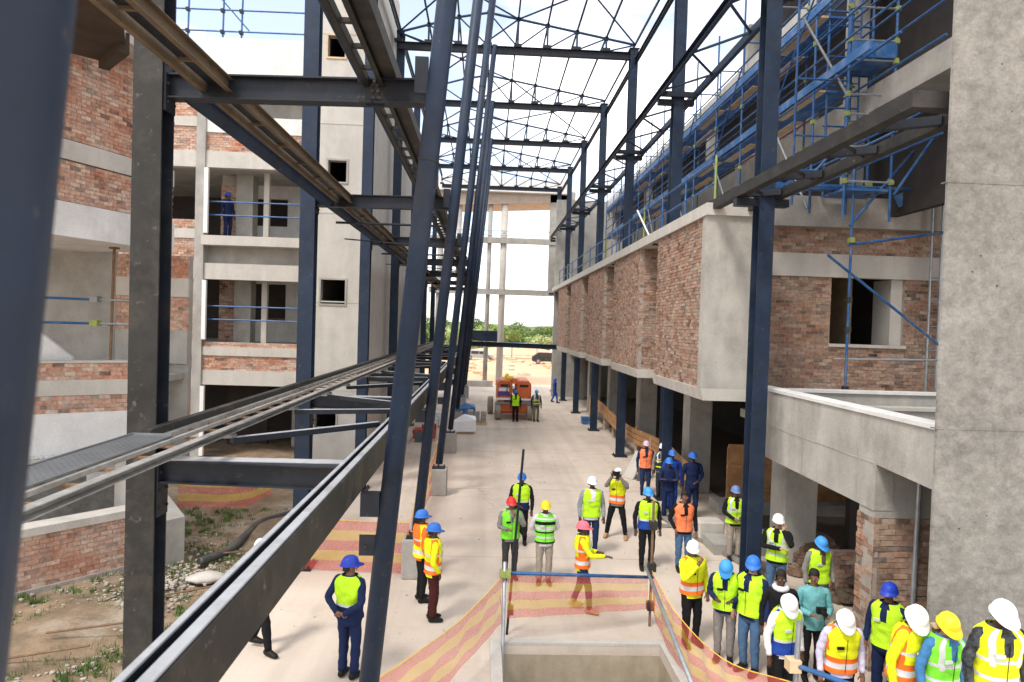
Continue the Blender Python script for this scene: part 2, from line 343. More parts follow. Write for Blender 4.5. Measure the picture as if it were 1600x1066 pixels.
# grass tufts and rubble on the earth
GR = mat('weed_green', (.10, .16, .04), .8, var=.4, scale=3, bump=0)
b = MB()
for k in range(330):
    cx, cy = random.choice([(random.uniform(-8.5, -4.8), random.uniform(8.5, 13)), (random.uniform(-8, -4.8), random.uniform(13, 19))])
    rr = random.uniform(.05, .22)
    for q in range(random.randint(15, 45)):
        a = random.uniform(0, 6.28); d = rr*math.sqrt(random.random()); x, y = cx+d*math.cos(a), cy+d*math.sin(a); h = random.uniform(.03, .11)
        t = random.uniform(0, 3.14); w = .012; dx, dy = math.cos(t)*w, math.sin(t)*w; lx, ly = random.uniform(-.04, .04), random.uniform(-.04, .04)
        b.add([(x-dx, y-dy, .02), (x+dx, y+dy, .02), (x+lx, y+ly, h+.04)], [(0,1,2)])
g = b.build('weeds', GR, kind='stuff'); tag(g, 'sparse green weeds sprouting from the trampled earth on the left', 'weeds')
def rock(b, x, y, z, r, fl=.6):
    n = []; rot = random.uniform(0, 6)
    for (a, e) in [(i*math.pi/3+rot, e) for e in (-.5, .5) for i in range(6)]:
        q = r*random.uniform(.75, 1.1); n.append((x+q*math.cos(a)*math.cos(e), y+q*math.sin(a)*math.cos(e), z+fl*q*math.sin(e)))
    n += [(x, y, z+fl*r*random.uniform(.7, 1)), (x, y, z-fl*r*.8)]
    f = []
    for i in range(6):
        j = (i+1) % 6; f += [(i, j, 6+j, 6+i), (6+i, 6+j, 12), (j, i, 13)]
    b.add(n, f)
RUB = mat('pale_rubble', (.38, .345, .29), .95, var=.35, scale=4, bump=.5)
b = MB()
for k in range(900):
    x, y = random.gauss(-6.6, 1.2), random.uniform(9, 17); rock(b, min(x, -4.7), y, .05, random.choice([.02, .03, .03, .05]))
for k in range(500):
    x, y = random.gauss(-6.1, .35), random.gauss(13.2, .7); rock(b, x, y, .07, random.uniform(.015, .06))
g = b.build('rubble', RUB, kind='stuff'); tag(g, 'scattered pale rubble and mortar crumbs on the earth beside the left column', 'rubble')

b = MB()
for k in range(380):
    x, y = random.uniform(-4.4, 6.4), random.uniform(8.5, 45)
    if random.random() < .5: x = random.choice([-4.3, -1.6, 5.9])+random.gauss(0, .3)
    if PX0-.3 < x < PX1+.3 and y < PY1+.3: continue
    rock(b, x, y, .004, random.choice([.01, .015, .02, .035]), .5)
g = b.build('site_crumbs', mat('mortar_crumbs', (.46, .40, .34), .95, var=.3, scale=9, bump=.2), kind='stuff'); tag(g, 'small stones and mortar crumbs strewn over the dusty paving', 'crumbs')
# ---------------------------------------------------------------- near left curved brick building
def arc(pts, n=5):
    out = []
    P4 = [pts[0]]+list(pts)+[pts[-1]]
    for i in range(1, len(P4)-2):
        for k in range(n):
            t = k/n; p0, p1, p2, p3 = [Vector(P4[i-1+j]) for j in range(4)]
            out.append(tuple(.5*((2*p1)+(-p0+p2)*t+(2*p0-5*p1+4*p2-p3)*t*t+(-p0+3*p1-3*p2+p3)*t**3)))
    out.append(pts[-1]); return out
def wall_path(b, path, z0, z1, out=.0, thick=.3):
    p = [Vector(q) for q in path]; n = []
    for i in range(len(p)):
        d = (p[min(i+1, len(p)-1)]-p[max(0, i-1)]).normalized(); n.append(Vector((d.y, -d.x)))
    o = [p[i]+n[i]*out for i in range(len(p))]; q = [p[i]-n[i]*thick for i in range(len(p))]; m = len(p)
    vs = [(w.x, w.y, z) for z in (z0, z1) for w in o+q]; fs = []
    for i in range(m-1):
        fs += [(i, i+1, 2*m+i+1, 2*m+i), (m+i+1, m+i, 3*m+i, 3*m+i+1), (2*m+i, 2*m+i+1, 3*m+i+1, 3*m+i), (i+1, i, m+i, m+i+1)]
    fs += [(0, 2*m, 3*m, m), (m-1, 2*m-1, 4*m-1, 3*m-1)]
    return b.add(vs, fs)
bl = thing('brick_building', 'curved orange brick building with pale concrete bands behind the big left column', 'building', (-10, 14, 0))
cv = arc([(-11.4, 10.2), (-10.0, 12.2), (-9.15, 14.2), (-8.45, 16.1), (-7.95, 17.6)])
upb = MB(); wall_path(upb, cv, 8.95, 8.96, 0); 
w1 = B('upper_wall', CONC, bl, (-12.5, -12.2, 10, 18, 7.0, 13))
bricks(w1, BRK1, cv, 8.95, 11.2, loose=190)
w2 = MB(); wall_path(w2, cv, 8.52, 8.93, .03); w2.build('concrete_band', CONCP, bl)
w3 = MB(); wall_path(w3, cv, 7.62, 7.63, -.05); w3 = w3.build('middle_wall', CONC, bl)
bricks(w3, BRK1, cv, 7.64, 8.5, loose=110)
w4 = MB(); wall_path(w4, cv, 6.9, 7.62, .06, 3.0); w4.build('floor_slab', CONCW, bl)
cvl = arc([(-12.2, 13.6), (-10.8, 15.3), (-9.6, 16.3), (-8.2, 17.2)])
w5 = MB(); wall_path(w5, cvl, 4.12, 4.17, .04, .3); w5.build('coping', CONCP, bl)
w6 = MB(); wall_path(w6, cvl, 2.6, 2.61, -.1); w6 = w6.build('balcony_wall', CONC, bl)
bricks(w6, BRK1, cvl, 3.72, 4.12, loose=0); bricks(w6, BRK1, cvl, 2.95, 3.36, loose=0)
w7 = MB(); wall_path(w7, cvl, 3.36, 3.72, .02); w7.build('concrete_band', CONCP, bl)
w8 = MB(); wall_path(w8, cvl, 1.2, 2.95, .03); w8.build('concrete_band', CONCW, bl)
cvi = [(-14, 16.5), (-12.2, 17.6), (-10.8, 18.3), (-9.9, 18.8)]
w9 = MB(); wall_path(w9, cvi, 1.2, 7.0, 0); w9.build('inner_plaster_wall', CONC, bl)
ri = B('recess_wall', CONC, bl, (-9.9, -8.0, 18.8, 19, 1.2, 6.9))
q = [(-9.9, 18.75), (-8.0, 18.75)]
bricks(ri, BRK1, q, 6.3, 6.9); bricks(ri, BRK1, q, 4.9, 5.8)
B('lintel_band', CONCP, bl, (-9.9, -8.0, 18.7, 18.8, 5.8, 6.3)); B('lower_band', CONC, bl, (-9.9, -8.0, 18.7, 18.8, 4.0, 4.9))
B('balcony_floor', CONC, bl, (-13, -8.1, 17.2, 19, 3.6, 3.75))
# overhanging stair landing, wedge shaped
SOFF = mat('painted_shade_soffit', (.05, .036, .026), .9, var=.3, bump=.2)  # underside shade is put into this near-black brown
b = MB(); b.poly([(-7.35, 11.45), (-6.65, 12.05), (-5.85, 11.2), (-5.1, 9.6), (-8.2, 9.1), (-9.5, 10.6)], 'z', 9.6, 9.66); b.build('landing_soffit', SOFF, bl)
b = MB(); b.poly([(-7.35, 11.45), (-6.65, 12.05), (-5.85, 11.2), (-5.1, 9.6), (-8.2, 9.1), (-9.5, 10.6)], 'z', 9.664, 9.95); b.build('landing_slab', CONC, bl)
b = MB(); b.bar((-6.62, 12.0, 9.62), (-5.88, 11.22, 9.62), .16, .34); b.build('landing_edge', MATS['painted_shade_soffit'], bl); b = MB(); b.bar((-8.2, 9.2, 10.6), (-5.3, 9.68, 10.6), .16, 1.3); b.build('landing_upstand', CONCW, bl)
B('roof_slab', CONCP, bl, (-13, -7.9, 10, 18, 11.2, 11.5))
# leaning offcut and steel prop and rails at the balcony
t = thing('concrete_offcut', 'pale broken concrete slab leaning on the balcony wall', 'concrete slab', (-10.4, 16.4, 4.1))
MB().add([(-10.7, 16.3, 4.62), (-10.35, 16.3, 4.82), (-9.85, 16.75, 4.2), (-9.9, 16.75, 3.95), (-10.35, 16.4, 3.95), (-10.55, 16.35, 4.25),
          (-10.7, 16.4, 4.62), (-10.35, 16.4, 4.82), (-9.85, 16.85, 4.2), (-9.9, 16.85, 3.95), (-10.35, 16.5, 3.95), (-10.55, 16.45, 4.25)],
         [(0,1,2,3,4,5),(11,10,9,8,7,6)]+[(i, (i+1) % 6, (i+1) % 6+6, i+6) for i in range(6)]).build('slab', CONCW, t)
t = thing('scaffold_rail', 'blue and silver scaffold rails across the balcony opening of the curved building', 'guardrail', (-9.5, 16.8, 4.1))
pr = MB(); pr.tube((-9.05, 16.9, 4.1), (-9.0, 16.9, 6.9), .035); pr.tube((-9.05, 16.9, 5.0), (-9.05, 16.9, 5.04), .07); pr.tube((-9.0, 16.9, 6.86), (-9.0, 16.9, 6.9), .12); pr.build('prop', RUST, t)
for zz in (5.62, 5.05):
    MB().tube((-12, 15.2, zz), (-9.3, 16.7, zz), .03).build('rail', SCAF, t); MB().tube((-9.3, 16.7, zz), (-7.9, 17.1, zz), .026).build('rail', GALV, t)
    MB().box(-9.4, -9.22, 16.6, 16.8, zz-.06, zz+.08).build('coupler', COUP if zz < 5.3 else STEELL, t)
# gravel roof and front low wall
t = thing('basement_roof', 'low concrete roof covered in white gravel below the curved building', 'flat roof', (-9.5, 16, 0))
pl = [(-13, 14.2), (-10.6, 14.6), (-8.7, 16.6), (-8.3, 18), (-13, 18)]
b = MB(); b.poly(pl, 'z', 1.72, 1.98); b.build('slab', CONCP, t)
b = MB(); b.poly([(-13, 14.6), (-10.7, 15.0), (-8.9, 16.9), (-8.5, 18), (-13, 18)], 'z', 0, 1.715); b.build('basement_wall', CONCR, t)  # darker concrete stands in for the shaded opening below the slab
b = MB()
for k in range(2600):
    x = random.uniform(-12.5, -8.5); y = random.uniform(14.7+(max(0, x+10.8))*1.0, 17.5); rock(b, x, y, 2.0, random.uniform(.02, .05))
b.build('gravel', mat('white_gravel', (.66, .65, .62), .9, var=.25, scale=8), t, kind='stuff')
lw = thing('garden_wall', 'low orange brick wall with a concrete coping curving on the earth at far left', 'wall', (-8, 13, 0))
cvf = arc([(-10.2, 10.9), (-9.2, 12.0), (-8.2, 13.1), (-7.3, 14.2), (-6.9, 14.7)])
w = MB(); wall_path(w, cvf, -.2, .12, .06, .3); w = w.build('footing', MORT, lw)
bricks(w, BRK1, cvf, .12, 1.12, loose=300)
w = MB(); wall_path(w, cvf, 1.12, 1.27, .05, .42); w.build('coping', CONCP, lw)
t = thing('ramp_wall', 'dark sloping concrete wing wall behind the low brick wall', 'concrete wall', (-7, 15, 0))
MB().add([(-8.0, 15.2, 0), (-6.6, 14.4, 0), (-6.6, 14.4, 1.0), (-8.0, 15.2, 2.1), (-7.7, 15.6, 0), (-6.3, 14.8, 0), (-6.3, 14.8, 1.0), (-7.7, 15.6, 2.1)],
         [(0,1,2,3),(7,6,5,4),(0,4,5,1),(1,5,6,2),(2,6,7,3),(3,7,4,0)]).build('slab', CONC, t)

# ---------------------------------------------------------------- left concrete frame building
lb = thing('frame_building', 'unfinished concrete frame building with brick infill bands left of the pale tower', 'building', (-9, 26, 0))
X0, XM, X1, YF = -21., -10.55, -6.4, 26.
def storey_parts():
    # facade post, then bands on both halves (z ranges measured for this building)
    B('facade_post', CONC, lb, (XM-.33, XM, YF-.12, YF+.3, 0, 14.1))
    for k, (z0, z1) in enumerate(((0, 2.75), (4.35, 6.7), (8.3, 10.85))):
        B('downpipe', WHITEP, lb, (XM+.02, XM+.16, YF-.22, YF-.09, z0+.1, z1-.05))
    bands = [(2.75, 3.3, 'c'), (3.3, 3.85, 'b'), (3.85, 4.18, 'c'), (4.18, 4.35, 'b'), (6.7, 7.3, 'c'), (7.95, 8.3, 's'), (10.85, 11.45, 'c'), (11.45, 12.15, 'b'), (12.15, 12.75, 'w'), (14.1, 15.65, 'w')]
    for z0, z1, k in bands:
        if k == 'b':
            p = B('infill_wall', CONC, lb, (XM, X1, YF+.12, YF+.3, z0, z1)); bricks(p, BRK1, [(XM, YF), (X1, YF)], z0, z1, core=.12)
        else:
            B('slab_edge' if k != 'w' else 'parapet', {'c': CONCP, 's': CONCP, 'w': CONCW}[k], lb, (XM+.002, X1, YF-(.05 if k != 's' else .35), YF+.3, z0, z1))
    lb2 = [(2.6, 3.3, 'c'), (3.3, 3.85, 'b'), (3.85, 4.35, 'c'), (4.35, 6.6, 'b'), (6.7, 7.35, 'c'), (7.35, 8.2, 'b'), (8.2, 8.55, 'c'), (8.55, 8.9, 'b'), (10.85, 11.45, 'c'), (11.45, 12.35, 'b'), (12.35, 12.7, 'c'), (12.7, 14.1, 'b'), (14.1, 15.2, 'w')]
    for z0, z1, k in lb2:
        xs = -11.75 if (z0, z1) == (4.35, 6.6) else X0
        if k == 'b':
            p = B('infill_wall', CONC, lb, (xs, XM-.33, YF+.12, YF+.3, z0, z1)); bricks(p, BRK1, [(xs, YF), (XM-.33, YF)], z0, z1, core=.12)
        else: B('slab_edge' if k != 'w' else 'parapet', CONCP if k != 'w' else CONCW, lb, (X0, XM-.332, YF-.05, YF+.3, z0, z1))
    p = B('infill_wall', CONC, lb, (-11.7, XM-.33, YF+.12, YF+.3, 0, 2.6)); bricks(p, BRK1, [(-11.7, YF), (XM-.33, YF)], 0, 2.6, core=.12)
    for z0, z1 in ((2.75, 3.0), (4.0, 4.3), (7.3, 7.95), (10.9, 11.3), (14.1, 14.5)): B('floor_slab', CONC, lb, (X0, X1, YF+.3, 33, z0, z1))
    # inner walls with openings
    for z0, z1 in ((4.3, 7.3), (8.3, 10.9)):
        yb = 29.4
        for a, c in ((XM, XM+.7), (-8.5, -7.95), (-7.1, X1)): B('inner_wall', CONCW, lb, (a, c, yb, yb+.2, z0, z1))
        B('inner_wall', CONCW, lb, (-9.85, -8.5, yb+.01, yb+.19, z1-.55, z1)); B('inner_wall', CONCW, lb, (-9.85, X1, yb+.012, yb+.188, z0, z0+.9))
        ib = B('inner_wall', CONC, lb, (XM, -9.95, 27.6, 27.8, z0, z1)); bricks(ib, BRK2, [(XM, 27.5), (-9.95, 27.5)], z0, z1-.4, core=.08); ib = B('inner_wall', CONC, lb, (-8.2, X1, 30.6, 30.8, z0, z0+1.0)); bricks(ib, BRK1, [(-9.8, 30.5), (X1, 30.5)], z0, z0+1.0, core=.08)
        B('inner_column', CONC, lb, (-9.9, -9.25, 27.3, 27.9, z0, z1)); B('inner_column', CONCP, lb, (-8.7, -8.5, 26.9, 27.1, z0, z1))
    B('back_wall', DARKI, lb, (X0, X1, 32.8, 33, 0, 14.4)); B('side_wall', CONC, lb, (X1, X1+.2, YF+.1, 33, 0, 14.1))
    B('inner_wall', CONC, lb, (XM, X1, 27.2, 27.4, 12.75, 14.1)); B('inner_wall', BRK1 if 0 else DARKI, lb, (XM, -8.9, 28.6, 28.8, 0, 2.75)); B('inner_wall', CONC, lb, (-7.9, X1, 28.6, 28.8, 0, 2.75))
    for z0 in (5.2, 9.1):
        for dz in (0, .5): MB().tube((XM+.1, YF+.05, z0+dz), (X1, YF+.05, z0+dz), .028, 6).build('guard_rail', SCAF, lb)
storey_parts()
t = thing('rooftop_scaffold', 'blue scaffold tubes standing on the white roof parapet at top left', 'scaffolding', (-11, 27, 15.6))
for x in (-11.6, -10.3, -9.6): MB().tube((x, 26.6, 14.4), (x+.05, 26.6, 17.6), .035, 6).build('standard', SCAF, t)
for zz in (16.1, 16.9): MB().tube((-12.6, 26.55, zz), (-5.8, 26.55, zz+.05), .03, 6).build('ledger', SCAF, t)
MB().tube((-10.4, 26.6, 17.4), (-9.3, 26.6, 16.2), .028, 6).build('brace', SCAF, t)
for x in (-11.6, -10.3, -9.6):
    for zz in (16.1, 16.9): MB().box(x-.05, x+.08, 26.5, 26.66, zz-.06, zz+.06).build('coupler', STEEL, t)

# ---------------------------------------------------------------- pale concrete towers
def tower(name, label, x0, x1, y0, y1, z1, win, m=CONCP):
    t = thing(name, label, 'concrete tower', ((x0+x1)/2, (y0+y1)/2, 0))
    th = .25; zs = sorted({0, z1}|{z for w in win for z in w[2:]}); q = MB()
    for i in range(len(zs)-1):
        a, c = zs[i], zs[i+1]; hs = sorted([(w[0], w[1]) for w in win if w[2] <= a and w[3] >= c]); x = x0
        for h in hs: q.box(x, h[0], y0, y0+th, a, c); x = h[1]
        q.box(x, x1, y0, y0+th, a, c)
    q.build('front_wall', m, t)
    B('side_wall', m, t, (x1-th, x1, y0+th, y1, 0, z1)); B('side_wall', m, t, (x0, x0+th, y0+th, y1, 0, z1))
    B('back_wall', m, t, (x0+th, x1-th, y1-th, y1, 0, z1)); B('roof', m, t, (x0, x1, y0, y1, z1, z1+.2))
    for i in range(1, int(z1/4)+1): B('floor_slab', DARKI, t, (x0+th, x1-th, y0+th, y1-th, i*4+.1, i*4+.3))
    for w in win:
        fr = MB(); a, c, d, e = w
        for bx in ((a-.06, a, y0-.03, y0+.05, d-.06, e+.06), (c, c+.06, y0-.03, y0+.05, d-.06, e+.06), (a, c, y0-.03, y0+.05, e, e+.06), (a, c, y0-.03, y0+.05, d-.06, d)): fr.box(*bx)
        fr.build('window_surround', WOODP if e > 12 else CONC, t)
    # lift joints of the formwork
    for i in range(1, int(z1/2.95)+1): B('lift_joint', CONCP, t, (x0-.012, x1+.012, y0-.012, y0+.1, i*2.95, i*2.95+.04))
    return t
tower('concrete_tower', 'tall pale concrete tower with small square windows beside the left steel columns', -6.25, -4.15, 23, 30.5, 19,
      [(-5.45, -4.9, 14.0, 14.7), (-5.35, -4.75, 9.9, 10.6), (-5.5, -4.7, 5.85, 6.65), (-5.6, -4.9, 1.7, 2.3)])
tower('concrete_tower', 'second pale concrete tower further back behind the tall windowed one', -7.5, -4.35, 33, 40, 16.5, [])
tower('concrete_tower', 'farthest pale concrete block on the left towards the open end of the site', -8, -4.5, 44, 52, 12.5, [], CONC)

# ---------------------------------------------------------------- right building
CONCE = mat('raw_grey_concrete', (.45, .43, .395), .88, var=.16, scale=1.2, bump=.3, bscale=16, col2=(.29, .27, .24), c2=.6, c2scale=.9, streak=.3, speck=.16)
rb = thing('brick_building', 'long building with projecting brick bays over concrete columns on the right', 'building', (8, 30, 0))
BX, BZ0, BZ1 = 5.1, 3.98, 8.0
bays = [(15.98, 20.3)]+[(15.7+6.9*k, 20.3+6.9*k) for k in range(1, 5)]
for k, (ya, yb) in enumerate(bays):
    bay = B('bay', CONC, rb, (BX+.2, 6.4, ya+.1, yb-.1, BZ0, BZ1))
    bricks(bay, BRK2, [(BX, yb), (BX, ya)], BZ0, BZ1, core=.15)
    if k: bricks(bay, BRK2, [(BX, ya), (6.6, ya)], BZ0, BZ1, core=.08)
    b = MB(); b.poly([(BX-.04, BZ0), (BX+.02, BZ0-.28), (7.0, BZ0-.28), (7.0, BZ0)], 'y', ya-(.3 if k == 0 else .04), yb+.04); b.build('bay_base', CONCP, rb)
B('end_wall', CONCE, rb, (BX-.04, 6.62, 15.68, 15.98, BZ0, 8.0)); B('end_wall', CONCP, rb, (6.32, 6.62, 15.98, 17.2, 3.7, 8.0))
B('terrace_edge', CONCP, rb, (BX-.08, 6.6, 15.6, 52, 8.0, 8.28)); B('terrace_slab', CONC, rb, (6.6, 9.5, 17.32, 52, 8.0, 8.28))
rw = MB(); 
for ya, yb in ((20.3, 22.6), (27.2, 29.5), (34.1, 36.4), (41, 43.3)): B('recess_wall', CONC, rb, (6.55, 6.75, ya, yb, 4, 8.0))
B('first_floor_slab', CONC, rb, (6.4, 15, 17.4, 52, 3.6, 3.98))
B('undercroft_floor', mat('undercroft_shade_floor', (.09, .07, .055), .95), rb, (7.7, 13, 10.8, 52, .001, .03))  # floor sheet added and coloured dark to deepen the undercroft shade
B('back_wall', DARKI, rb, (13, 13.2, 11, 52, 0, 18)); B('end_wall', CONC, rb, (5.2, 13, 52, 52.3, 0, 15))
for y in (15.15, 22.3, 29.4, 36.5, 43.6, 50.5):
    B('ground_column', CONC, rb, (6.75, 7.5, y-.35, y+.4, 0, 3.7), bevel=.02)
# near cross wall with window
nw = B('window_wall', CONC, rb, (6.63, 12.8, 17.3, 17.4, 3.8, 8.0))
nw.hide_render = False
bpy.data.objects.remove(nw)
nw = B('window_wall', CONC, rb, (6.63, 6.9, 17.06, 17.3, 3.8, 8.0))
bricks(nw, BRK2, [(6.62, 17.0), (12.4, 17.0)], 3.85, 6.78, holes=[(2.12, 4.03, 1.25+3.85, 6.78)], loose=240)
bricks(nw, BRK2, [(6.62, 17.0), (12.4, 17.0)], 7.36, 8.0, loose=60)
B('lintel_band', CONCP, rb, (6.62, 12.4, 16.96, 17.2, 6.78, 7.36)); B('roof_beam', CONC, rb, (6.63, 12.4, 16.7, 17.3, 8.0, 8.75))
B('window_sill', CONCP, rb, (8.7, 10.7, 16.93, 17.2, 5.02, 5.1)); B('window_reveal', CONCP, rb, (10.35, 10.66, 17.1, 17.9, 5.1, 6.78))
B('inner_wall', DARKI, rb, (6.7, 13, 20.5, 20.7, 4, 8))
B('inner_wall', WOODP, rb, (10.0, 10.1, 18.5, 20.0, 4, 7.5))
# terrace in front of it, long parapet beam, brick pier
B('terrace_slab', CONC, rb, (6.5, 12.4, 8.6, 16.95, 3.2, 3.4)); B('terrace_parapet', CONC, rb, (6.9, 12.4, 15.2, 15.45, 3.4, 4.0)); B('terrace_coping', CONCW, rb, (6.9, 12.4, 15.15, 15.5, 4.0, 4.06))
B('inner_parapet', CONC, rb, (6.9, 12.4, 12.6, 12.8, 3.4, 3.92)); B('terrace_coping', CONCP, rb, (6.9, 12.4, 12.55, 12.85, 3.92, 3.98))
b = MB(); b.poly([(15.3, 4.06), (15.3, 2.62), (10.45, 2.57), (10.44, 3.3), (8.5, 3.2), (8.5, 4.06)], 'x', 6.2, 6.5); b.build('parapet_beam', CONCE, rb)
for yy in (12.9, 10.9): B('formwork_line', CONC, rb, (6.192, 6.2, yy, yy+.02, 2.62, 4.05))
B('formwork_line', CONC, rb, (6.194, 6.2, 10.5, 15.3, 3.3, 3.32))
for yy in (11.4, 14.2):
    for zz in (3.7,): MB().tube((6.2, yy, zz), (6.19, yy, zz), .014, 8).build('tie_hole', CONC, rb)
for xx in (5.4, 6.0):
    for zz in (4.6, 5.6, 6.6, 7.5): MB().tube((xx, 15.68, zz), (xx, 15.67, zz), .016, 8).build('tie_hole', CONC, rb)
B('beam_coping', CONCW, rb, (6.17, 6.55, 8.5, 15.3, 4.06, 4.12))
pier = B('pier_head', CONC, rb, (6.22, 7.9, 10.46, 10.9, 2.45, 3.2))
bricks(pier, BRK2, [(6.22, 10.95), (6.22, 10.46)], 0, 2.45, core=.08); bricks(pier, BRK2, [(6.22, 10.46), (7.9, 10.46)], 0, 2.45, core=.3)
B('inner_wall', DARKI, rb, (8.3, 12.9, 14.9, 15.1, 0, 3.2)); p = B('inner_wall', DARKI, rb, (7.6, 7.7, 8.6, 10.4, 0, 3.2))
p2 = B('stub_wall', CONC, rb, (6.9, 8.3, 13.42, 13.6, 0, .9)); bricks(p2, BRK2, [(6.9, 13.3), (8.3, 13.3)], 0, 1.0, core=.1)
# upper storeys, set back
for z0, z1, ye in ((10.65, 11.25, 52), (14.25, 14.85, 52), (17.9, 18.5, 24)):
    B('floor_slab', CONC, rb, (9.3, 13, 11, ye, z0, z1-.1)); B('slab_edge', CONCP if z0 > 14 else CONC, rb, (9.0, 9.3, 11, ye, z0, z1))
for y in [11.5+5.6*i for i in range(8)]:
    B('upper_column', CONC, rb, (9.1, 9.5, y, y+.4, 8.28, 10.65)); B('upper_column', CONC, rb, (9.1, 9.5, y, y+.4, 11.25, 14.25))
    if y < 24: B('upper_column', CONC, rb, (9.1, 9.5, y, y+.4, 14.85, 17.9))
for ya, yb, z0, z1 in ((19, 25, 11.25, 12.1), (27, 31, 8.3, 9.3), (33, 39, 11.25, 12.3), (22, 26, 8.3, 9.4), (14.5, 17, 14.85, 15.6)):
    p = B('parapet_wall', CONC, rb, (9.15, 9.2, ya, yb, z0, z1)); bricks(p, BRK1, [(9.04, yb), (9.04, ya)], z0, z1, core=.1)
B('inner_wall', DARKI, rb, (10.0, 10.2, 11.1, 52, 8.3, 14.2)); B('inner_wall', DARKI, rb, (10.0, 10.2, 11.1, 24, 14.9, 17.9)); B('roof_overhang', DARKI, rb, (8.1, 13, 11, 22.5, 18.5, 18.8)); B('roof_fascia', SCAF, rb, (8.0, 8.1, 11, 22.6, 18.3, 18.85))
B('end_block', CONC, rb, (9, 9.9, 24, 24.3, 14.85, 16.2))

# ---------------------------------------------------------------- near right pillar
t = thing('concrete_pillar', 'huge rough grey concrete pillar filling the right edge of the view', 'pillar', (7, 9, 0))
b = MB(); b.poly([(5.52, 8.1), (9.5, 8.1), (9.5, 9.2), (6.27, 9.2)], 'z', 0, 13); pil = b.build('shaft', CONCR, t, bevel=.03)
for zz in (4.2, 7.2): B('pour_joint', CONCR, t, (5.53, 9.4, 8.094, 8.2, zz, zz+.012))
b = MB()
for k in range(26):
    x, zq = random.uniform(5.8, 8), random.uniform(1.5, 9); b.tube((x, 8.12, zq), (x, 8.092, zq), random.uniform(.004, .011), 7)
b.build('air_hole', DARKI, t)

# ---------------------------------------------------------------- far concrete portal
t = thing('concrete_portal', 'open concrete frame with a deep roof slab closing the far end', 'concrete frame', (3, 60, 0))
B('roof_edge', CONCW, t, (-5, 6.9, 59.4, 60, 16.9, 18)); b = MB(); b.poly([(-5, 15.6), (-5, 17.2), (6.9, 17.2), (6.9, 16.3)], 'y', 60, 64); b.build('roof_slab', mat('warm_soffit_concrete', (.50, .42, .35), .9), t)
B('end_wall', CONC, t, (5.4, 7.6, 60, 60.4, 8.3, 17.2))
for x, r, m in ((1.35, .30, CONCP), (0.1, .2, CONC), (-4.2, .27, CONC), (-2.6, .2, CONC)): MB().tube((x, 60.4, 0), (x+.1, 60.4, 17), r, 12).build('column', m, t, smooth=True)
for z in (12.5, 8.0): B('beam', CONC, t, (-5, 6.9, 59.9, 60.3, z, z+.5))
for z in (13.6, 13.2): MB().tube((-5, 60, z), (5.4, 60, z), .04, 6).build('guard_rail', GALV, t)
for z0, z1 in ((0, 7.9), (8.6, 12.4)): B('side_block', CONC, t, (6.3, 7.6, 53, 59.5, z0, z1))
B('plinth', CONC, t, (-5, .8, 58.5, 59, 0, .5))
# ---------------------------------------------------------------- steelwork, left colonnade
YL = [7.8+6.9*k for k in range(7)]
ORDN = ['nearest', 'second', 'third', 'fourth', 'fifth', 'sixth', 'seventh', 'farthest']
G = 'dark steel H columns of the left row'
c0 = local_thing('steel_column', 'nearest of the left H columns, broad dusty flange, right of the big raking pipe', 'steel column', (-3.75, YL[0], 0), G)
# H section: flanges face camera and back, web between
for s in (-1, 1): B('flange', STEELT if s < 0 else STEEL, c0, (-.155, .155, s*.14-.012, s*.14+.012, 0, 17.2))
B('web', STEEL, c0, (-.01, .01, -.128, .128, 0, 17.2)); B('base_plate', STEEL, c0, (-.28, .28, -.3, .3, 0, .03))
for zz in (3.35, 7.85):
    B('end_plate', STEEL, c0, (.157, .18, -.12, .12, zz-.3, zz+.3)); bolts(c0, [(.18, y, z) for y in (-.08, .08) for z in (zz-.2, zz, zz+.2)], axis=(1,0,0))
bolts(c0, [(x, y, .03) for x in (-.22, .22) for y in (-.25, .25)], .025, .06, (0,0,1))
B('stiffener', STEEL, c0, (-.15, .15, -.128, .128, 7.6, 7.615), (-.15, .15, -.128, .128, 8.1, 8.115))
c0b = dup(c0, (-3.8, YL[1], 0), f'{ORDN[1]} dark H column of the left row counted from the camera')
for ch in c0b.children:
    if ch.name.startswith('flange'): ch.data = ch.data.copy(); ch.data.materials[0] = STEELB
for k in range(2, 7): dup(c0b, (-3.8, YL[k], 0), f'{ORDN[k]} dark H column of the left row counted from the camera')
YP = [1.02, 7.3, 14.3, 21.2, 28.2, 35.2, 42.2, 49.2]
G = 'raking steel pipe columns on concrete plinths'
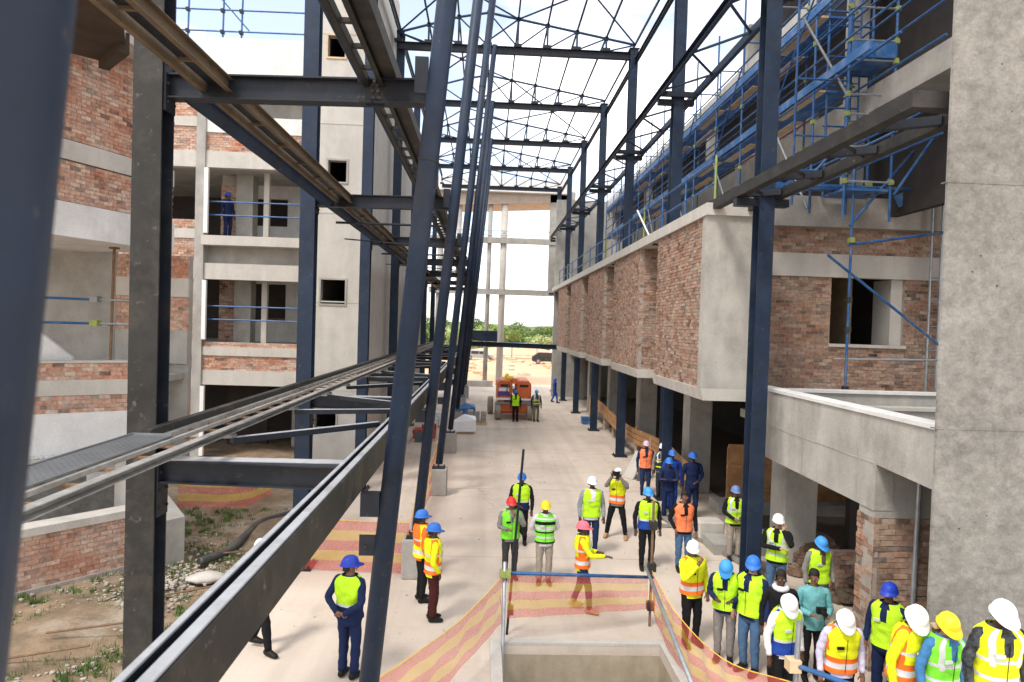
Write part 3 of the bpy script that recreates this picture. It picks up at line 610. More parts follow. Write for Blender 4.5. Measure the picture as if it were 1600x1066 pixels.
def pipe(k):
    y = YP[k]; x0 = -1.15 if k < 1 else -1.18 if k < 2 else -1.31; r = .108
    lab = ['very large dark raking pipe at the left edge, closest to the camera', 'long raking pipe crossing the upper beam, beside the man in the navy jacket', 'raking pipe just behind the two men in orange jackets',
           'raking pipe on a pale plinth, third beyond the left edge one'][k] if k < 4 else f'raking pipe column, {ORDN[k]} of the receding row counted from the left edge one'
    t = thing('pipe_column', lab, 'steel column', (x0, y, 0), G)
    top = 16.75 if k > 2 else 16.75
    X = lambda z: x0+.086*(z-.85)
    MB().path([(X(.95), y, .95), (X(top), y, top)], [r, r], 28).build('pipe', STEELB, t, smooth=True)
    B('plinth', CONC, t, (x0-.27, x0+.27, y-.27, y+.27, 0, .82), bevel=.02); B('base_plate', STEEL, t, (x0-.2, x0+.2, y-.2, y+.2, .82, .85))
    B('shoe', STEEL, t, (x0-.02, x0+.02, y-.12, y+.12, .85, 1.1)); bolts(t, [(x0+i*.16, y+j*.16, .85) for i in (-1, 1) for j in (-1, 1)], .018, .05, (0,0,1))
    zb = 3.35; B('bracket', STEEL, t, (X(zb)-.3, X(zb)-.1, y-.06, y+.06, zb-.12, zb+.13)) if k else None
    B('gusset', STEEL, t, (X(2.9)-.27, X(2.9)-.10, y-.012, y+.012, 2.8, 3.02)); bolts(t, [(X(2.9)-.2, y-.012, 2.9)], .02, .02)
    if k:
        B('gusset', STEEL, t, (X(7.85)-.24, X(7.85)-.1, y-.03, y+.03, 7.72, 8.1))
    for zj in (7.0, 12.6): MB().path([(X(zj), y, zj), (X(zj+.02), y, zj+.02)], [r+.004]*2, 28).build('weld_seam', STEELT, t, smooth=True)
    return t
for k in range(8): pipe(k)
GU, GL_ = 'upper cross beams between the left columns and the raking pipes', 'lower cross beams between the left columns and the raking pipes'
for k in range(7):
    y, yp = YL[k], YP[k+1]
    t = thing('cross_beam', f'upper cross beam, {ORDN[k]} one, from left column to raking pipe', 'steel beam', (-2.2, y, 7.85), GU)
    xp = (-1.18 if k == 0 else -1.31)+.086*7.0-.11
    ibeam(t, (-3.64, y, 7.83), (xp-.62, y-.13, 7.83), .27, .18); ibeam(t, (xp-.6, y-.13, 7.83), (xp, y-.2, 7.83), .27, .18)
    pts = [(xp-.66+dx, y-.225, 7.92) for dx in (-.1, -.05, .06, .12)]+[(xp-.66+dx, y-.225, 7.74) for dx in (-.1, -.05, .06, .12)]
    bolts(t, pts, .018, .02); bolts(t, [(xp-.63, y-.14, 7.7+.07*i) for i in range(4)]+[(xp-.57, y-.14, 7.7+.07*i) for i in range(4)], .02, .025)
    B('end_plate', STEEL, t, (-3.64, -3.62, y-.12, y+.12, 7.6, 8.06)); B('splice_plate', STEEL, t, (xp-.7, xp-.5, y-.145, y-.138, 7.67, 7.98))
    t = thing('cross_beam', f'lower cross beam, {ORDN[k]} one, carrying the longitudinal rails', 'steel beam', (-2.2, y, 3.5), GL_)
    xq = (-1.18 if k == 0 else -1.31)+.086*2.5-.3
    ibeam(t, (-3.64, y, 3.56), (xq, y-.2, 3.56), .26, .2, m=STEEL); B('end_plate', STEEL, t, (-3.64, -3.62, y-.12, y+.12, 3.3, 3.74))
    B('top_highlight_strip', LIPM, t, (-3.5, -1.42, y-.12, y+.09, 3.692, 3.70))  # thin pale strip paints the highlight along the beam top
# longitudinal runs
def ladder(label, x0, x1, z, y0, y1, h=.2, w=.08, rung=.9, m=STEEL, rail_m=None, zig=False, rungm=None, rr=.05):
    t = thing('ladder_beam', label, 'steel girder', ((x0+x1)/2, y0, z))
    for x in (x0, x1):
        q = MB(); ch = 1 if x == x0 else -1
        q.box(x-.006, x+.006, y0, y1, z-h/2, z+h/2); q.box(min(x, x-ch*w), max(x, x-ch*w), y0, y1, z+h/2, z+h/2+.01); q.box(min(x, x-ch*w), max(x, x-ch*w), y0, y1, z-h/2-.01, z-h/2)
        q.build('rail', rail_m or m, t)
    y = y0+.3; s = 1
    while y < y1-rung:
        if zig: MB().bar((x0 if s > 0 else x1, y, z), (x1 if s > 0 else x0, y+rung, z), rr, rr).build('rung', rungm or m, t); s = -s
        else: MB().bar((x0, y, z), (x1, y, z), rr, rr*.8).build('rung', rungm or m, t)
        y += rung
    return t
# upper outer: round pipe + channels
t = ladder('upper outer channel track under the cross beams on the left', -3.17, -2.93, 7.86, -1, 49, .13, .06, 1.1, BRNS)
B('bottom_plate', STEEL, t, (-3.14, -2.96, -1, 49, 7.87, 7.88))
MB().tube((-3.40, 7.8, 7.80), (-3.40, 49, 7.80), .11, 16).build('pipe', STEELB, t, smooth=True)
t = ladder('upper inner track with short rungs beside the raking pipes', -1.36, -1.24, 7.95, 2, 49, .10, .05, .55, STEELT)
MB().tube((-1.42, 2, 7.95), (-1.42, 49, 7.95), .045, 12).build('pipe', STEELB, t, smooth=True)
MB().bar((-1.12, 2.0, 8.05), (-1.12, 49, 8.05), .15, .16).build('box_rail', STEELT, t)
# lower outer ladder and inner beam
t = ladder('lower outer walkway frame running past the left columns', -3.42, -3.02, 3.97, -1, 49, .06, .09, .55, STEELT, RAILM, rungm=RUST, rr=.03)
MB().bar((-3.22, -1, 4.0), (-3.22, 49, 4.0), .045, .04).build('middle_rail', RAILM, t)
MB().bar((-3.53, 7.3, 4.05), (-3.53, 49, 4.05), .10, .08).build('edge_tube', STEELT, t)
CP = mat('chequer_plate', (.20, .21, .22), .45, .5, var=.15, scale=3, bump=0)
t = thing('chequer_walkway', 'short chequer plate walkway panel at the left edge beside the walkway frame', 'walkway', (-3.9, 4, 4.0))
B('plate', CP, t, (-3.64, -3.24, 1.0, 7.25, 4.03, 4.045)); B('edge_angle', STEELL, t, (-3.66, -3.24, 7.25, 7.28, 3.95, 4.06)); B('edge_angle', STEELL, t, (-3.66, -3.64, 1.0, 7.25, 3.95, 4.06))
q = MB()
for i in range(13):
    for j in range(150):
        x = -3.61+i*.029; y = 1.8+j*.036; s = 1 if (i+j) % 2 else -1; q.bar((x-.009, y-.009*s, 4.047), (x+.009, y+.009*s, 4.047), .004, .003)
q.build('tread_pattern', CP, t, kind='stuff')
t = thing('edge_beam', 'long dark channel beam rising diagonally from the bottom left foreground', 'steel beam', (-1.4, 2, 3.85))
q = MB(); q.box(-1.40, -1.26, .5, 49, 3.62, 3.635); q.box(-1.285, -1.26, .5, 49, 3.635, 3.85); q.box(-1.40, -1.38, .5, 49, 3.635, 3.85); q.build('trough', STEEL, t)
B('lip', LIPM, t, (-1.415, -1.38, .5, 49, 3.85, 3.862)); B('lip', LIPM, t, (-1.325, -1.262, .5, 49, 3.85, 3.862))
B('web_face', STEELT, t, (-1.26, -1.246, .5, 49, 3.52, 3.845))
# diagonal bracing in plan between frame and beam
for k in range(6):
    y = YL[k]; t = thing('plan_bracing', f'pair of flat plan bracing bars in the {ORDN[k]} bay between walkway frame and edge beam', 'steel bracing', (-2.2, y+1, 3.8), 'plan bracing bars')
    for a, c in (((-3.0, y+.5), (-1.5, y+2.1)), ((-3.0, y+3.2), (-1.5, y+3.6)), ((-3.0, y+5.6), (-1.5, y+4.6))):
        MB().bar((a[0], a[1], 3.82), (c[0], c[1], 3.82), .09, .07).build('bar', STEEL, t); MB().bar((a[0], a[1], 3.858), (c[0], c[1], 3.858), .08, .004).build('bar_top', LIPM, t); MB().tube((a[0]-.05, a[1], 3.86), (a[0]-.05, a[1], 3.9), .11, 8).build('cleat', STEELL, t)
for k, y in enumerate(YL[1:6]):
    t = thing('tie_rod', f'thin upper tie between the {ORDN[k+1]} left column and raking pipe', 'tie rod', (-2, y, 7.4), 'thin upper tie rods')
    MB().tube((-3.5, y+1.2, 7.55), (-.9, y+1.9, 7.65), .03, 6).build('rod', STEEL, t); MB().tube((-3.5, y+2.2, 7.3), (-.9, y+2.6, 7.2), .018, 6).build('rod', STEEL, t)

# ---------------------------------------------------------------- right row of columns
YR = [14.2+7*k for k in range(7)]; G = 'dark steel H columns of the right row'
c1 = local_thing('steel_column', 'nearest tall H column of the right row, in front of the pale end wall', 'steel column', (5.78, YR[0], 0), G)
for s in (-1, 1): B('flange', STEELB, c1, (-.16, .16, s*.17-.012, s*.17+.012, 0, 16.8))
B('web', STEEL, c1, (-.01, .01, -.158, .158, 0, 16.8)); B('base_plate', STEEL, c1, (-.28, .28, -.3, .3, 0, .03)); B('cap_plate', STEEL, c1, (-.2, .2, -.22, .22, 16.8, 16.83))
for zz in (8.1, 12.45): B('bracket', STEEL, c1, (-.62, -.16, -.1, .1, zz-.14, zz+.02), (.16, .5, -.1, .1, zz-.14, zz+.02)); bolts(c1, [(x, -.19, zz+dz) for x in (-.1, .1) for dz in (-.2, .1)])
bolts(c1, [(x, y, .03) for x in (-.22, .22) for y in (-.25, .25)], .025, .06, (0,0,1))
for k in range(1, 7): dup(c1, (5.78, YR[k], 0), f'{ORDN[k]} H column of the right row, {"passing between two brick bays" if k < 5 else "towards the far portal"}')
t = thing('eaves_beam', 'thin eaves beam joining the tops of the right columns', 'steel beam', (5.8, 14, 16.6)); ibeam(t, (5.85, 10, 16.3), (5.85, 56.2, 16.3), .2, .12)
t = ladder('upper right ladder girder clamped either side of the right columns', 5.2, 6.22, 12.6, 12, 56.5, .2, .1, 1.4, STEELB, zig=True, rr=.05)
for k in range(len(YR)):
    MB().bar((5.2, YR[k]-.28, 12.56), (6.22, YR[k]-.28, 12.56), .1, .16).build('spreader', STEEL, t)
t = thing('ladder_beam', 'near right ladder girder running from the rough pillar to the first right column', 'steel girder', (5.5, 12, 8.24))
q = MB(); q.box(5.16, 5.34, 8.25, 15.9, 8.14, 8.35); q.build('box_rail', STEELT, t); B('box_rail', STEELT, t, (5.34, 6.1, 8.25, 8.45, 8.142, 8.348)); B('box_rail', STEELT, t, (5.98, 6.14, 8.46, 15.9, 8.12, 8.3))
for y in (9.4, 10.9, 12.6, 14.3): MB().bar((5.34, y, 8.22), (5.98, y-.5, 8.2), .12, .12).build('rung', STEEL, t)
for y in (9.9, 11.6, 13.4): MB().bar((5.34, y+.3, 8.2), (5.98, y+.9, 8.2), .03, .05).build('tie', STEELT, t)

# ---------------------------------------------------------------- roof trusses
YT = [21.2, 28.2, 35.2, 42.2, 49.2, 56.2]
ZT = lambda x: 17.02+(5.85-x)*.17 if x > -.5 else 18.1-(-.5-x)*.30
for k, y in enumerate(YT):
    t = thing('roof_truss', f'roof truss number {["one, just above", "two, lowest edge near the top", "three", "four", "five", "six, smallest"][k]} of the row spanning the passage', 'roof truss', (1, y, 16.5), 'roof trusses over the passage')
    ibeam(t, (-3.86, y, 16.55), (5.85, y, 16.55), .3, .18, m=STEEL)
    zt = ZT
    n = 8; xs = [-3.86+i*(9.71/n) for i in range(n+1)]
    for i in range(n):
        MB().tube((xs[i], y, zt(xs[i])), (xs[i+1], y, zt(xs[i+1])), .05, 6).build('top_chord', ROOFB, t)
        a, c = (xs[i], 16.7), (xs[i+1], zt(xs[i+1]))
        if i < 4: a, c = (xs[i+1], 16.7), (xs[i], zt(xs[i]))
        MB().tube((a[0], y, a[1]), (c[0], y, c[1]), .032, 6).build('diagonal', ROOFB, t)
        MB().tube((xs[i], y, 16.7), (xs[i], y, zt(xs[i])+.1), .045, 6).build('post', ROOFB, t)
        B('node_plate', STEEL, t, (xs[i]-.08, xs[i]+.08, y-.05, y+.05, zt(xs[i])-.08, zt(xs[i])+.07)); B('cleat', STEEL, t, (xs[i]-.16, xs[i]+.16, y-.1, y+.1, 16.7, 16.82))
n = 8
for i in range(0, n+1):
    x = -3.86+i*(9.71/n); zz = ZT(x)+.06
    t = thing('roof_purlin', f'thin roof purlin running away over the trusses, {["first","second","third","fourth","fifth","sixth","seventh","eighth","ninth","tenth"][i]} from the left', 'purlin', (x, 21, zz), 'roof purlins')
    MB().bar((x, 18, zz), (x, 56.2, zz), .065, .08).build('bar', STEELB, t)
for k in range(5):
    y0, y1 = YT[k], YT[k+1]
    t = thing('roof_bracing', f'crossed rod bracing in the plane of the roof between trusses, bay {["one","two","three","four","five"][k]} from the camera', 'roof bracing', (1, y0, 17.5), 'crossed roof bracing rods')
    for (xa, xb) in (((-3.86, 1.0), (1.0, 5.85)) if k % 2 == 0 else ((-3.86, 1.0),)):
        f_ = ZT
        MB().tube((xa, y0, f_(xa)), (xb, y1, f_(xb)), .036, 6).build('rod', ROOFB, t); MB().tube((xb, y0, f_(xb)), (xa, y1, f_(xa)), .036, 6).build('rod', ROOFB, t)
        xm = (xa+xb)/2; B('centre_plate', STEEL, t, (xm-.1, xm+.1, (y0+y1)/2-.1, (y0+y1)/2+.1, (f_(xa)+f_(xb))/2-.05, (f_(xa)+f_(xb))/2+.05))
# left edge girder between left column tops
t = thing('eaves_beam', 'eaves beam along the tops of the left columns', 'steel beam', (-3.86, 14, 16.6)); ibeam(t, (-3.86, 14, 17.3), (-3.86, 56.2, 17.3), .2, .12)
t = thing('tie_beam', 'dark blue steel beam tying the far end of the passage at head of ground storey', 'steel beam', (2, 48, 4)); ibeam(t, (-1.3, 49.2, 3.95), (5.7, 49.2, 3.85), .34, .25, m=STEELB); B('cleat', STEELB, t, (-.9, .9, 48.9, 49.0, 4.15, 4.9))

# ---------------------------------------------------------------- scaffolding on the right building
sc = thing('scaffolding', 'blue tube scaffolding with plank decks along the upper right storeys', 'scaffolding', (8, 25, 8.28))
ys = [16.5+2.4*i for i in range(13)]
couplers = MB()
for i, y in enumerate(ys):
    top = 15.6 if i > 2 else 19
    for x in (7.85, 8.75):
        MB().tube((x, y, 8.28), (x, y, top), .03, 6).build('standard', SCAF, sc)
        for z in (9.3, 10.5, 11.4, 12.4, 13.2, 14.4): couplers.box(x-.045, x+.045, y-.045, y+.045, z-.05, z+.05)
    for z in (9.3, 11.4, 13.2, 14.4): MB().tube((7.8, y, z), (8.85, y, z), .025, 6).build('transom', GALV if i % 2 else SCAF, sc)
for x in (7.85, 8.75):
    for z in (9.3, 9.9, 11.2, 11.9, 12.4, 13.0, 13.7, 14.3): MB().tube((x, 13.0, z), (x, ys[-1], z), .026, 6).build('ledger', SCAF, sc)
couplers.build('coupler', COUP, sc, kind='stuff')
for i in range(0, 12, 2): MB().tube((7.8, ys[i], 8.4), (7.8, ys[i+1], 11.2), .025, 6).build('brace', GALV, sc); MB().tube((7.8, ys[i+1], 11.3), (7.8, ys[i], 13.6), .025, 6).build('brace', SCAF, sc)
for z in (11.22, 13.02):
    for i in range(12):
        for j in range(3): MB().box(7.9+.28*j, 8.15+.28*j, ys[i]+.02, ys[i+1]-.02, z+.03, z+.08).build('deck_board', DECKB if (i+j) % 3 else WOODP, sc)
for z in (11.28, 13.08): MB().box(7.8, 7.84, 14, ys[-1], z, z+.2).build('toe_board', DECKB, sc)
tw = thing('scaffold_tower', 'blue scaffold tower with an inner ladder standing on the terrace right of the first column', 'scaffolding', (8.8, 16.6, 8.28))
for x in (8.22, 9.32):
    for y in (15.6, 16.6): MB().tube((x, y, 8.72 if y > 16.55 else 8.0), (x, y, 19), .032, 8).build('standard', SCAF, tw)
q = MB()
for z in (8.9, 9.7, 10.45, 10.9, 11.7, 12.15, 12.9, 14.1, 15):
    for y in (15.6, 16.6): MB().tube((8.15, y, z), (9.4, y, z), .024, 6).build('ledger', GALV if y < 16 else SCAF, tw)
    for x in (8.22, 9.32): B('coupler', COUP, tw, (x-.045, x+.045, 15.55, 15.65, z-.06, z+.06))
B('deck_board', DECKB, tw, (8.25, 9.3, 15.55, 15.6, 11.75, 12.1)); B('deck_board', DECKB, tw, (8.25, 9.3, 15.65, 16.6, 11.7, 11.74)); B('deck_board', DECKB, tw, (8.25, 9.3, 15.65, 16.6, 8.7, 8.76))
for x in (8.55, 8.85): MB().tube((x, 16.3, 8.8), (x, 16.3, 13.5), .022, 6).build('ladder_stile', SCAF, tw)
for i in range(15): MB().tube((8.55, 16.3, 9+.3*i), (8.85, 16.3, 9+.3*i), .014, 5).build('ladder_rung', SCAF, tw)
MB().tube((9.35, 15.5, 8.6), (10.6, 13.4, 12.0), .035, 8).build('brace', SCAF, tw); MB().tube((8.2, 15.5, 9.9), (7.0, 15.6, 8.5), .03, 8).build('brace', SCAF, tw)
MB().tube((7.1, 15.6, 12.6), (8.25, 15.6, 10.8), .03, 8).build('brace', GALV, tw)
for x, y in ((9.95, 13.6), (7.0, 15.6)): MB().tube((x, y, 8.3), (x, y, 14), .03, 8).build('standard', SCAF, tw)
for z in (9.1, 9.9, 11.2): MB().tube((7.0, 15.6, z), (8.25, 15.6, z), .024, 6).build('ledger', SCAF, tw)
# lower scaffold in front of window wall
t = thing('wall_scaffold', 'blue scaffold standing on the lower terrace in front of the window wall', 'scaffolding', (9, 16, 3.4))
for x, y, m in ((8.55, 15.8, SCAF), (9.75, 14.0, SCAF), (10.9, 16.4, GALV), (11.15, 16.4, GALV)): MB().tube((x, y, 3.4), (x, y, 9.6), .032, 8).build('standard', m, t)
for a, c, m in (((8.5, 15.8, 7.45), (11.2, 15.9, 7.9), SCAF), ((8.0, 15.8, 7.2), (11.0, 15.8, 5.0), SCAF), ((8.5, 15.8, 7.9), (10.4, 15.9, 10.2), SCAF), ((8.3, 15.9, 4.75), (11.2, 15.9, 4.8), GALV), ((6.9, 15.9, 8.8), (11.2, 15.9, 8.85), SCAF)):
    MB().tube(a, c, .034 if m is SCAF else .026, 8).build('brace', m, t)
for z in (7.5, 6.1, 5.4, 4.0): B('coupler', COUP if z > 7 else STEELT, t, (8.49, 8.61, 15.74, 15.86, z, z+.12))
for z in (4.4, 5.0, 5.6, 6.2, 6.8, 7.4): MB().tube((10.9, 16.4, z), (11.15, 16.4, z), .02, 6).build('ladder_rung', GALV, t)
MB().bar((9.9, 16.3, 8.6), (11.6, 15.2, 9.4), .05, .3).build('deck_board', DECKB, t); MB().bar((6.7, 16.2, 8.85), (9.6, 16.2, 8.85), .3, .12).build('deck_board', DECKB, t)
B('coupler', COUP, t, (9.0, 9.12, 16.0, 16.12, 8.7, 9.0))
# guard rail on the terrace edge
t = thing('terrace_guardrail', 'blue tube guardrail along the edge of the brick bays', 'guardrail', (5.4, 16, 8.28))
for i in range(15):
    MB().tube((5.3, 15.9+2.4*i, 8.28), (5.3, 15.9+2.4*i, 9.45), .028, 6).build('post', SCAF if i % 3 else COUP, t)
for z in (8.8, 9.35): MB().tube((5.3, 15.9, z), (5.3, 50, z), .026, 6).build('rail', SCAF, t)
MB().tube((5.25, 22, 8.3), (5.25, 24, 9.5), .03, 6).build('brace', WHITEP, t)

# ---------------------------------------------------------------- pit guard rails, loose scaffold posts
t = thing('guardrail', 'blue tube guardrail in front of the pit', 'guardrail', (1.7, 11.6, 0))
MB().tube((.46, 11.12, -3), (.44, 11.12, 1.42), .033, 10).build('post', GALV, t, smooth=True)
MB().tube((.38, 11.1, 1.25), (3.12, 11.95, .90), .028, 10).build('rail', SCAF, t, smooth=True)
MB().tube((3.1, 12.0, 0), (3.1, 12.0, 2.25), .024, 8).build('post', RUST, t)
MB().tube((3.0, 11.95, 1.05), (2.62, 7.6, .95), .03, 10).build('side_rail', GALV, t, smooth=True)
B('coupler', COUP, t, (.36, .54, 11.04, 11.2, 1.18, 1.28)); [B('coupler', STEELT, t, (3.04, 3.17, 11.93, 12.07, a, a+.14)) for a in (1.0, .3, 1.75)]
t = thing('steel_post', 'tall thin dark post rising past the red helmeted person', 'post', (.5, 12.5, 0)); MB().tube((.53, 11.6, -.0), (.72, 11.6, 3.2), .022, 8).build('tube', STEEL, t)
B('coupler', STEEL, t, (.53, .63, 11.55, 11.65, .35, .5))
t = thing('guardrail', 'short guardrail with a blue top rail beside the crouched vests at bottom right', 'guardrail', (4, 8, 0))
MB().tube((4.0, 8.3, 0), (4.03, 8.3, 1.72), .035, 8).build('post', GALV, t); MB().tube((3.92, 8.35, 1.18), (5.0, 7.2, 1.2), .032, 8).build('rail', SCAF, t); B('coupler', WOODP, t, (3.9, 4.05, 8.22, 8.38, 1.1, 1.25))
t = thing('steel_post', 'rusty angle post beside the yellow helmeted woman', 'post', (5.3, 7.4, 0)); MB().bar((5.12, 7.55, 0), (5.26, 7.55, 2.0), .05, .05, up=(0,1,0)).build('tube', RUST, t); B('cap', WOODP, t, (5.22, 5.3, 7.5, 7.6, 2.0, 2.03))

# ---------------------------------------------------------------- striped barrier netting
m = bpy.data.materials.new('striped_netting'); m.use_nodes = True; T = m.node_tree; T.nodes.clear(); L = T.links.new
uv = N(T, 'ShaderNodeUVMap'); sp = N(T, 'ShaderNodeSeparateXYZ'); L(uv.outputs[0], sp.inputs[0])
mu = N(T, 'ShaderNodeMath', operation='MULTIPLY'); mu.inputs[1].default_value = 2.5; L(sp.outputs[1], mu.inputs[0])
fr = N(T, 'ShaderNodeMath', operation='FRACT'); L(mu.outputs[0], fr.inputs[0])
st = N(T, 'ShaderNodeValToRGB'); e = st.color_ramp.elements; e[0].position = .46; e[1].position = .54
e[0].color = (.82, .17, .13, 1); e[1].color = (.90, .56, .07, 1); L(fr.outputs[0], st.inputs[0])
df = N(T, 'ShaderNodeBsdfDiffuse'); tl = N(T, 'ShaderNodeBsdfTranslucent'); L(st.outputs[0], df.inputs[0]); L(st.outputs[0], tl.inputs[0])
m1 = N(T, 'ShaderNodeMixShader'); m1.inputs[0].default_value = .4; L(df.outputs[0], m1.inputs[1]); L(tl.outputs[0], m1.inputs[2])
tr = N(T, 'ShaderNodeBsdfTransparent'); m2 = N(T, 'ShaderNodeMixShader')
ns = N(T, 'ShaderNodeTexNoise'); ns.inputs['Scale'].default_value = 6; L(uv.outputs[0], ns.inputs[0])
mr = N(T, 'ShaderNodeMapRange'); mr.inputs[3].default_value = .40; mr.inputs[4].default_value = .56; L(ns.outputs[0], mr.inputs[0]); L(mr.outputs[0], m2.inputs[0])
L(tr.outputs[0], m2.inputs[1]); L(m1.outputs[0], m2.inputs[2]); ou = N(T, 'ShaderNodeOutputMaterial'); L(m2.outputs[0], ou.inputs[0])
NET = m
def net(label, pts, n=24, rows=8, rip=.015):
    """pts: list of (x, y, z_bottom, z_top)"""
    t = thing('barrier_netting', label, 'barrier netting', (pts[0][0], pts[0][1], 0), 'striped orange barrier netting')
    q = MB(); q.uv = []; P4 = [pts[0]]+list(pts)+[pts[-1]]; C_ = []
    for i in range(1, len(P4)-2):
        for k in range(n):
            u = k/n; a, b_, c, d = [np.array(P4[i-1+j], float) for j in range(4)]
            C_.append(b_+(c-b_)*u if len(pts) == 2 else .5*(2*b_+(-a+c)*u+(2*a-5*b_+4*c-d)*u*u+(-a+3*b_-3*c+d)*u**3))
    C_.append(np.array(pts[-1], float)); ph = random.uniform(0, 6)
    for i, p in enumerate(C_):
        d = C_[min(i+1, len(C_)-1)]-C_[max(i-1, 0)]; nrm = np.array((d[1], -d[0])); nrm = nrm/(np.linalg.norm(nrm)+1e-9)
        for j in range(rows+1):
            v = j/rows; w = rip*math.sin(i*.7+ph+v*3)*(.3+math.sin(math.pi*v))
            q.v.append((p[0]+nrm[0]*w, p[1]+nrm[1]*w, p[2]+(p[3]-p[2])*v+rip*.4*math.sin(i*.45+ph))); q.uv.append((i*.12, v*.998+.001))
    for i in range(len(C_)-1):
        for j in range(rows): a = i*(rows+1)+j; q.f.append((a, a+rows+1, a+rows+2, a+1)); q.mi.append(0)
    q.build('net', NET, t, smooth=True)
    c = MB(); c.path([(p[0], p[1], p[3]) for p in C_[::4]]+[(C_[-1][0], C_[-1][1], C_[-1][3])], .008, 5); c.build('top_cord', mat('yellow_cord', (.75, .5, .08), .7, bump=0) if 'yellow_cord' not in MATS else MATS['yellow_cord'], t)
    return t
net('striped netting hung along the blue rail in front of the pit', [(.5, 11.2, .45, 1.2), (1.6, 11.5, .4, 1.08), (3.05, 12.0, .3, .88)], rip=.012)
net('striped netting stretched from the pit corner to the long raking pipe', [(.42, 11.15, .4, 1.18), (-.3, 9.7, .25, 1.0), (-1.15, 7.5, .35, 1.3)], rip=.022)
net('striped netting curving round the group at the right side of the pit', [(3.1, 11.95, .35, 1.02), (3.15, 10.6, .1, .85), (3.45, 9.3, .05, .75), (4.0, 8.4, .1, .9), (5.0, 7.2, .2, 1.12)], rip=.03)
net('striped netting across the gap between raking pipe and left columns', [(-4.1, 14.5, .02, 1.12), (-2.7, 14.4, .03, 1.1), (-1.45, 14.25, .05, 1.12)])
net('striped netting running along the raking pipes towards the machine', [(-1.45, 14.6, .05, 1.1), (-1.6, 18, .05, 1.0), (-1.5, 21.1, .05, 1.1), (-1.6, 25, .05, 1.0), (-1.5, 28, .05, 1.1)])
net('striped netting boxed round a hole by the left building', [(-8.3, 19.0, .03, 1.0), (-6.7, 19.1, .03, 1.0), (-6.2, 20.4, .03, 1.0)])
net('scrap of striped netting on the earth at the extreme left', [(-7.3, 9.7, 0, .7), (-6.75, 9.8, 0, .4)], 8)
# ---------------------------------------------------------------- loose things on the ground
t = thing('drain_hose', 'fat black corrugated hose snaking over the earth by the left columns', 'hose', (-5.6, 16, 0))
hp = [(-5.85, 14.5, .14), (-5.6, 15.1, .12), (-5.5, 15.8, .15), (-5.55, 16.6, .12), (-5.5, 17.4, .14), (-5.1, 18.2, .12), (-4.6, 19, .12)]
pp = []
for i in range(len(hp)-1):
    for k in range(12):
        u = k/12; a = Vector(hp[max(0, i-1)]); b_ = Vector(hp[i]); c = Vector(hp[i+1]); d = Vector(hp[min(len(hp)-1, i+2)])
        pp.append(.5*(2*b_+(c-a)*u+(2*a-5*b_+4*c-d)*u*u+(3*b_-a-3*c+d)*u**3))
MB().path(pp, [.085+.006*(i % 2) for i in range(len(pp))], 12).build('tube', ASPH, t, smooth=True)
MB().path([pp[0]+Vector((0,-.004,0)), pp[0]+Vector((0,-.006,0))], .07, 12).build('open_end', DARKI, t)
for i, (a, c, s) in enumerate((((-6.75, 10.9, .25), (-5.1, 11.3, .35), 'lowest rusty bar lying near the foot of the left column'), ((-6.0, 12.6, .12), (-4.9, 13.1, .2), 'rusty bar crossing the earth behind the nearest left column'),
     ((-5.6, 15.0, .15), (-4.5, 15.3, .2), 'rusty bar beside the open end of the hose'), ((-5.3, 16.8, .12), (-4.4, 17.2, .12), 'rusty bar lying over the earth beyond the hose'), ((-7.6, 10.1, .1), (-5.8, 10.4, .3), 'rusty bar poking out towards the bottom left of the view'))):
    t = thing('steel_bar', s, 'reinforcing bar', a, 'loose rusty bars'); MB().tube(a, c, .018, 6).build('bar', RUST, t)
t = thing('paper_sack', 'crumpled white cement sack on the earth near the second column', 'sack', (-5.4, 13.6, 0))
b = MB(); rs = []
for k in range(8):
    u = k/7; w = .26*math.sin(math.pi*(.12+.76*u))*random.uniform(.85, 1.1); rs.append((w, .09*math.sin(math.pi*(.1+.8*u))*random.uniform(.8, 1.2)))
b.path([(-5.75+.1*k, 13.6+.03*k, .11) for k in range(8)], rs, 10); b.build('sack', CONCP, t, smooth=True)
for (x, y, s, l) in ((-6.6, 11.9, .15, 'larger pale stone lying left of the column foot'), (-7.2, 11.6, .11, 'smaller pale stone at the foot of the low wall'), (-6.3, 12.4, .13, 'middle pale stone on the rubble patch')):
    b = MB(); rock(b, x, y, .08, s, .5); o = b.build('stone', RUB); o.data.transform(Matrix.Translation((-x, -y, 0))); o.location = (x, y, 0); tag(o, l, 'stone', 'pale stones')
b = MB()
b.path([(-6.5, 14.2, .1), (-5.9, 13.7, .25), (-5.7, 13.1, .12), (-6.1, 12.7, .06), (-6.6, 12.8, .1), (-6.9, 12.3, .05)], .012, 6); o = b.build('cable', ASPH); tag(o, 'thin dark cable looped over the earth right of the column', 'cable')

def planks(name, label, cat, specs, m, grp=None, part='board'):
    t = thing(name, label, cat, specs[0][0], grp)
    for a, c, w, h in specs: MB().bar(a, c, w, h).build(part, m, t)
    return t
